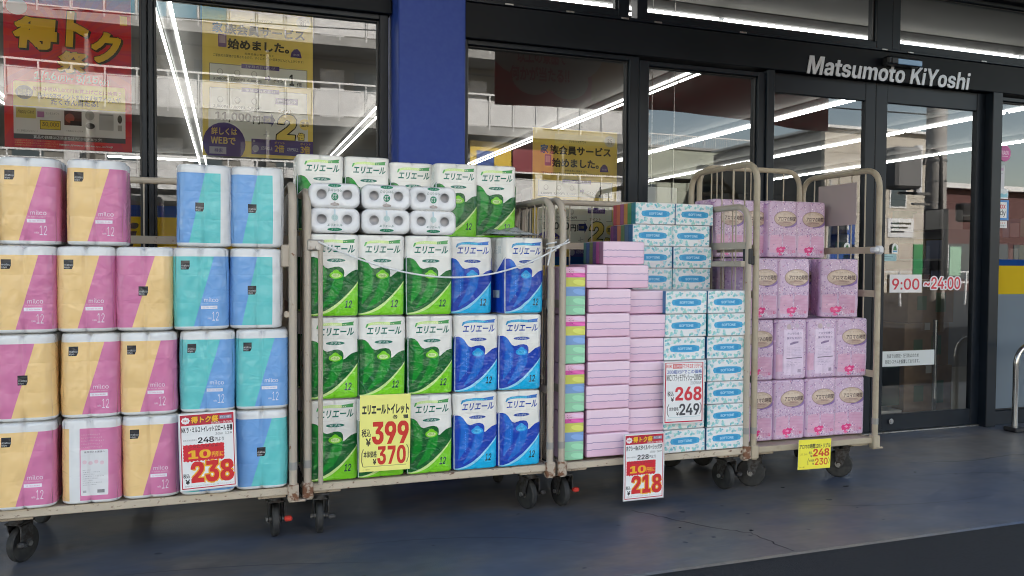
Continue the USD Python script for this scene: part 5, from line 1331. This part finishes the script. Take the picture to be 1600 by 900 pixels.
# ================================================================== across the street (seen in the glass)
M_conc = pm('painted_concrete', (0.34, 0.335, 0.32), 0.8, col2=(0.27, 0.265, 0.25), scale=1.5)
M_panel = pm('balcony_panel', (0.62, 0.615, 0.60), 0.5, col2=(0.54, 0.535, 0.525), scale=4)
M_teal = pm('teal_balcony', (0.10, 0.24, 0.32), 0.6)
M_rail = pm('balcony_rail', (0.64, 0.635, 0.62), 0.4)
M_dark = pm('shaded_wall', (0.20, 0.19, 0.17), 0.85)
M_wglass = pm('far_window_glass', (0.06, 0.08, 0.09), 0.1)
FY = 2 * GY - 28.0
apt = thing('apartment_building', 'apartment block with grey balcony panels, mirrored in the shop windows', 'building', (0, FY, 0))
X0, X1 = -26.0, 15.6
put('wall', bx(X0, X1, -10.0, -1.5, 0, 17.4), M_dark, apt)
for i, zs_ in enumerate((3.22, 5.94, 8.66, 11.38, 14.1, 16.8)):
    put('floor_slab', bx(X0, X1, -1.5, 0.02, zs_, zs_ + .30), M_conc, apt)
for x in np.arange(X0 + .2, X1, 5.4):
    put('party_wall', bx(x, x + .10, -1.5, -.35, 0, 16.8), M_dark, apt)
n = 0
for i, zf in enumerate((3.52, 6.24, 8.96, 11.68)):
    put('top_rail', bx(X0, X1, -.06, -.01, zf + 1.12, zf + 1.18), M_rail, apt)
    put('mid_rail', bx(X0, X1, -.05, -.02, zf + .90, zf + .93), M_rail, apt)
    put('low_rail', bx(X0, X1, -.05, -.02, zf + .06, zf + .10), M_rail, apt)
    for x in np.arange(-8.1, X1 - .8, .90):
        put('balcony_panel', bx(x + .05, x + .85, -.045, -.02, zf + .10, zf + .88), M_teal if (i == 2 and x < -.2) else M_panel, apt)
        put('rail_post', bx(x - .025, x + .02, -.055, .03, zf - .12, zf + 1.13), M_rail, apt)
    for x in np.arange(-8.0, X1 - 2, 2.7):
        put('door', bx(x + .3, x + 1.15, -1.55, -1.47, zf, zf + 1.95), M_panel, apt)
        put('window', bx(x + 1.5, x + 2.4, -1.55, -1.48, zf + .9, zf + 1.9), M_wglass, apt)
M_sred, M_syel, M_sblue = pm('shop_sign_red', (.20, .02, .03), .4), pm('shop_sign_yellow', (.62, .42, .03), .4), pm('shop_sign_blue', (.03, .08, .3), .4)
for nm_, lab, x0, x1, z0, z1, m in (('shop_sign', 'yellow shop signboard under the balconies across the street', 8.4, 10.0, 4.6, 5.8, M_syel), ('shop_sign', 'dark red shop signboard under the balconies across the street', 10.05, 11.7, 4.7, 5.85, M_sred)):
    t = thing(nm_, lab, 'sign', ((x0 + x1) / 2, FY - .45, z0))
    h = (x1 - x0) / 2
    put('board', bx(-h, h, -.06, .0, 0, z1 - z0, .01), m, t)
    if m is M_syel: put('blue_field', bx(-.55, .12, .0, .012, .15, .85), M_sblue, t)
# low building with a fenced roof deck
M_ggreen = pm('pale_green_wall', (0.36, 0.38, 0.30), 0.8, col2=(.33, .35, .28), scale=1)
lb = thing('low_building', 'pale green building with a railed roof, mirrored beside the apartments', 'building', (26, 2 * GY - 40, 0))
put('wall', bx(-7, 8, -8, 0, 0, 7.85), M_ggreen, lb); put('parapet', bx(-7.1, 8.1, -8.1, .1, 7.85, 8.0), M_conc, lb)
put('top_rail', bx(-7, 8, -.06, -.02, 8.60, 8.66), M_rail, lb)
for x in np.arange(-7, 8.1, .75): put('rail_post', bx(x - .02, x + .02, -.06, -.02, 8.0, 8.62), M_rail, lb)
put('rail_bar', cat(*[bx(x - .006, x + .006, -.045, -.035, 8.0, 8.6) for x in np.arange(-7, 8, .125)]), M_rail, lb, kind='stuff')
for x in (-5, -1, 3): put('window', bx(x, x + 1.6, -.02, .03, 4.6, 5.8), M_wglass, lb)
# beige building with its grey gable
M_beige = pm('beige_siding', (0.46, 0.42, 0.35), 0.75, col2=(.41, .37, .31), scale=1.2)
M_ggrey = pm('grey_gable', (0.16, 0.155, 0.15), 0.8)
M_syel_joint = pm('siding_joint', (.27, .24, .20), .8)
bb = thing('beige_building', 'beige building with grey side wall, mirrored in the sliding doors', 'building', (29, 2 * GY - 30, 0))
put('front_wall', bx(-3.3, 3.3, -.25, 0, 0, 7.6), M_beige, bb)
put('side_wall', bx(-3.3, 3.3, -9, -.25, 0, 7.5), M_ggrey, bb)
for k in range(14): put('siding_joint', bx(-3.28, 3.28, 0, .006, .5 + .5 * k, .512 + .5 * k), M_syel_joint, bb)
wd_ = put('window', bx(.55, 1.55, 0, .03, 4.0, 5.2), M_rail, bb); put('pane', bx(.62, 1.48, .03, .035, 4.07, 5.13), M_wglass, wd_)
put('wall_notice', bx(.5, 2.0, 0, .03, 2.6, 3.5), M_white, bb)
for k in range(3): put('notice_line', bx(.65, 1.85 - .2 * k, .03, .034, 3.22 - .2 * k, 3.30 - .2 * k), M_black, bb)
put('eave', bx(-3.4, 3.4, -9.1, .25, 7.6, 7.72), M_rail, bb)
rb = thing('red_shop', 'low dark red shop front, mirrored at the right door edge', 'building', (38.4, 2 * GY - 31, 0))
M_mar = pm('maroon_wall', (.085, .032, .028), .7)
put('wall', bx(-4.6, 5, -6, 0, 0, 5.2), M_mar, rb); put('roof_edge', bx(-4.8, 5.2, -6.2, .4, 5.2, 5.45), M_rail, rb)
for k in range(4): put('shop_window', bx(-4.2 + 2.3 * k, -2.3 + 2.3 * k, 0, .04, .6, 2.4), M_wglass, rb)
# utility pole with its boxes
M_pole = pm('concrete_pole', (0.34, 0.32, 0.29), 0.75, col2=(.28, .26, .24), scale=6)
PX, PYY = 12.95, 2 * GY - 12.0
up_ = thing('utility_pole', 'concrete utility pole with grey boxes, mirrored in the right door', 'pole', (PX, PYY, 0))
put('shaft', tube([(0, 0, -.03), (0, 0, 5), (0, 0, 11)], [.20, .185, .15], 20), M_pole, up_)
put('crossarm', bx(-.9, .9, -.05, .05, 9.6, 9.72, .01), M_steel, up_); put('crossarm', bx(-.7, .7, -.05, .05, 8.9, 9.0, .01), M_steel, up_)
put('equipment_box', cbox(.62, .40, .78, .05, (-.95, .1, 3.1)), M_ggrey, up_); put('equipment_case', tube([(-.58, .12, 2.65), (-.58, .12, 3.55)], .075, 12), M_white, up_)
put('bracket', cat(bx(-.95, 0, .0, .05, 2.62, 2.67), bx(-.6, 0, .0, .05, 2.42, 2.46)), M_steel, up_)
put('cable_conduit', tube(arcpath([(-.42, .1, 3.2), (-.30, .1, 3.55), (-.06, .16, 3.45), (-.06, .2, 2.0), (-.06, .2, 0)], .12), .035, 10), M_dksteel, up_)
put('black_sleeve', tube([(.02, 0, .9), (.02, 0, 2.35)], .215, 20), M_black, up_); put('meter_box', cbox(.26, .2, .36, .03, (.55, .16, 2.3)), M_dksteel, up_)
put('band_strap', cat(*[cyl(.20, .03, (0, 0, z), 'z', 20) for z in (2.9, 3.3, 4.2)]), M_steel, up_)
fb = thing('fence_sign', 'green and white sign boards along the far kerb, mirrored in the right door', 'sign', (21.6, 2 * GY - 20, 0))
put('green_board', bx(-.9, -.45, -.02, .02, .9, 1.95, .005), pm('sign_green', (.03, .22, .08), .5), fb)
put('white_board', bx(-.42, .55, -.02, .02, 1.2, 1.95, .005), M_white, fb)
for k in range(3): put('red_mark', bx(-.3 + .26 * k, -.12 + .26 * k, .02, .026, 1.45, 1.75), M_red, fb)
put('green_board', bx(.60, 1.1, -.02, .02, .95, 1.9, .005), pm('sign_pale_green', (.30, .48, .34), .5), fb)
put('fence_rail', bx(-3, 3, -.05, -.02, .70, .76), M_rail, fb); put('fence_rail', bx(-3, 3, -.05, -.02, 1.05, 1.10), M_rail, fb)
for x in (-2.8, -1.4, 0, 1.4, 2.8): put('fence_post', bx(x - .03, x + .03, -.06, -.0, -.012, 1.1), M_rail, fb)
ov = thing('blue_banner_sign', 'narrow dark blue upright banner left of the utility pole', 'sign', (11.9, PYY - 1.3, 0))
put('pole', cyl(.02, 3.0, (-.34, 0, 1.5)), M_white, ov); put('cloth', bx(-.32, .3, -.006, .006, 1.15, 2.85), M_sblue, ov)
put('lettering', cat(*[bx(-.12, .14, .006, .009, 2.5 - .26 * k, 2.66 - .26 * k) for k in range(4)]), M_white, ov, kind='stuff')
wires = [((-20, -3.6, 7.4), (45, -1.8, 6.6), .5), ((-20, -3.4, 6.7), (45, -2.6, 6.3), .6), ((-20, -5.0, 8.6), (45, -2.5, 8.9), .5), ((-10, -14, 9.4), (40, -2.5, 6.9), .4), ((-4, -13, 7.4), (40, -5, 8.4), .5), ((5, -16, 9.3), (45, -3, 6.1), .3), ((13, -2.6, 4.6), (50, -3.4, 5.2), .2), ((13, -2.6, 4.2), (-20, -3.0, 5.6), .5)]
wl = ['highest', 'second highest', 'third', 'fourth', 'fifth', 'sixth', 'lower right', 'lowest']
for i, (p, q, s_) in enumerate(wires):
    w_ = put('overhead_wire', tube(sag(p, q, s_, 24), .014, 5), M_black)
    tag(w_, f'thin black overhead wire mirrored in the shop glass, {wl[i]} of them', 'wire', 'overhead wires mirrored in the shop glass')
# banner hung along the canopy edge, its back to the shop
BY = 2.40
ban = thing('canopy_banner', 'dark red banner hung from the canopy edge, mirrored in the middle windows', 'banner', (0, BY - .02, 0))
BX0, BX1, BZ1 = 2.32, 6.10, 3.74
a = Art(431, 80, srgb(200, 50, 56))
a.r(112, 30, 150, 74, srgb(190, 140, 50)); a.r(262, -5, 276, 42, srgb(200, 150, 50)); a.r(330, 0, 356, 50, srgb(200, 150, 50)); a.r(378, 6, 396, 44, srgb(200, 150, 50))
cl = srgb(190, 176, 170)
for cx, cy, rx, ry in ((52, 34, 62, 28), (96, 36, 30, 22), (42, 58, 24, 14), (82, 60, 26, 14)): a.e(cx, cy, rx, ry, cl)
a.t('以上の景品で', 24, 38, 80, 49, srgb(190, 40, 44), 'jp', .03, 0, 48); a.t('何かが当たる!!', 16, 51, 84, 62, srgb(190, 40, 44), 'jp', .03, 0, 48)
def cloth(v, side):
    x = BX0 + v[:, 0] / 431 * (BX1 - BX0); s = v[:, 1] / 80
    low = 2.75 + .03 * np.sin(x * 1.7 + .6) - .05 * np.clip((x - 4.6) / 2.4, 0, 1) * np.sin((x - 4.6) * 1.9)
    z = BZ1 + (low - BZ1) * s
    y = .03 * np.sin(x * 5.1) * s + side * .003
    return np.stack([x, y, z], 1)
cm = CM()
for side in (1, -1):
    for v, f, c in a.pieces(np.linspace(0, 431, 40), np.linspace(0, 80, 5)):
        P = cloth(v, side); nn = np.cross(P[f[:, 1]] - P[f[:, 0]], P[f[:, 2]] - P[f[:, 0]])
        f = np.where((nn[:, 1] * side < 0)[:, None], f[:, ::-1], f); cm.add(P, f, c, (0, side, 0))
M_cloth = usdkit.material(stage, LK + 'banner_cloth', {'a': ('attribute', {'attribute': 'print'}), 'd': ('diffuse_bsdf', {}), 't': ('translucent_bsdf', {}), 'm': ('mix_closure', {'fac': .5})}, [('a.color', 'd.color'), ('a.color', 't.color'), ('d.BSDF', 'm.closure1'), ('t.BSDF', 'm.closure2')], surface='m.closure')
put('cloth', cm, M_cloth, ban)
put('hanging_rod', cyl(.012, BX1 - BX0 + .1, ((BX0 + BX1) / 2, 0, BZ1), 'x', 8), M_steel, ban)
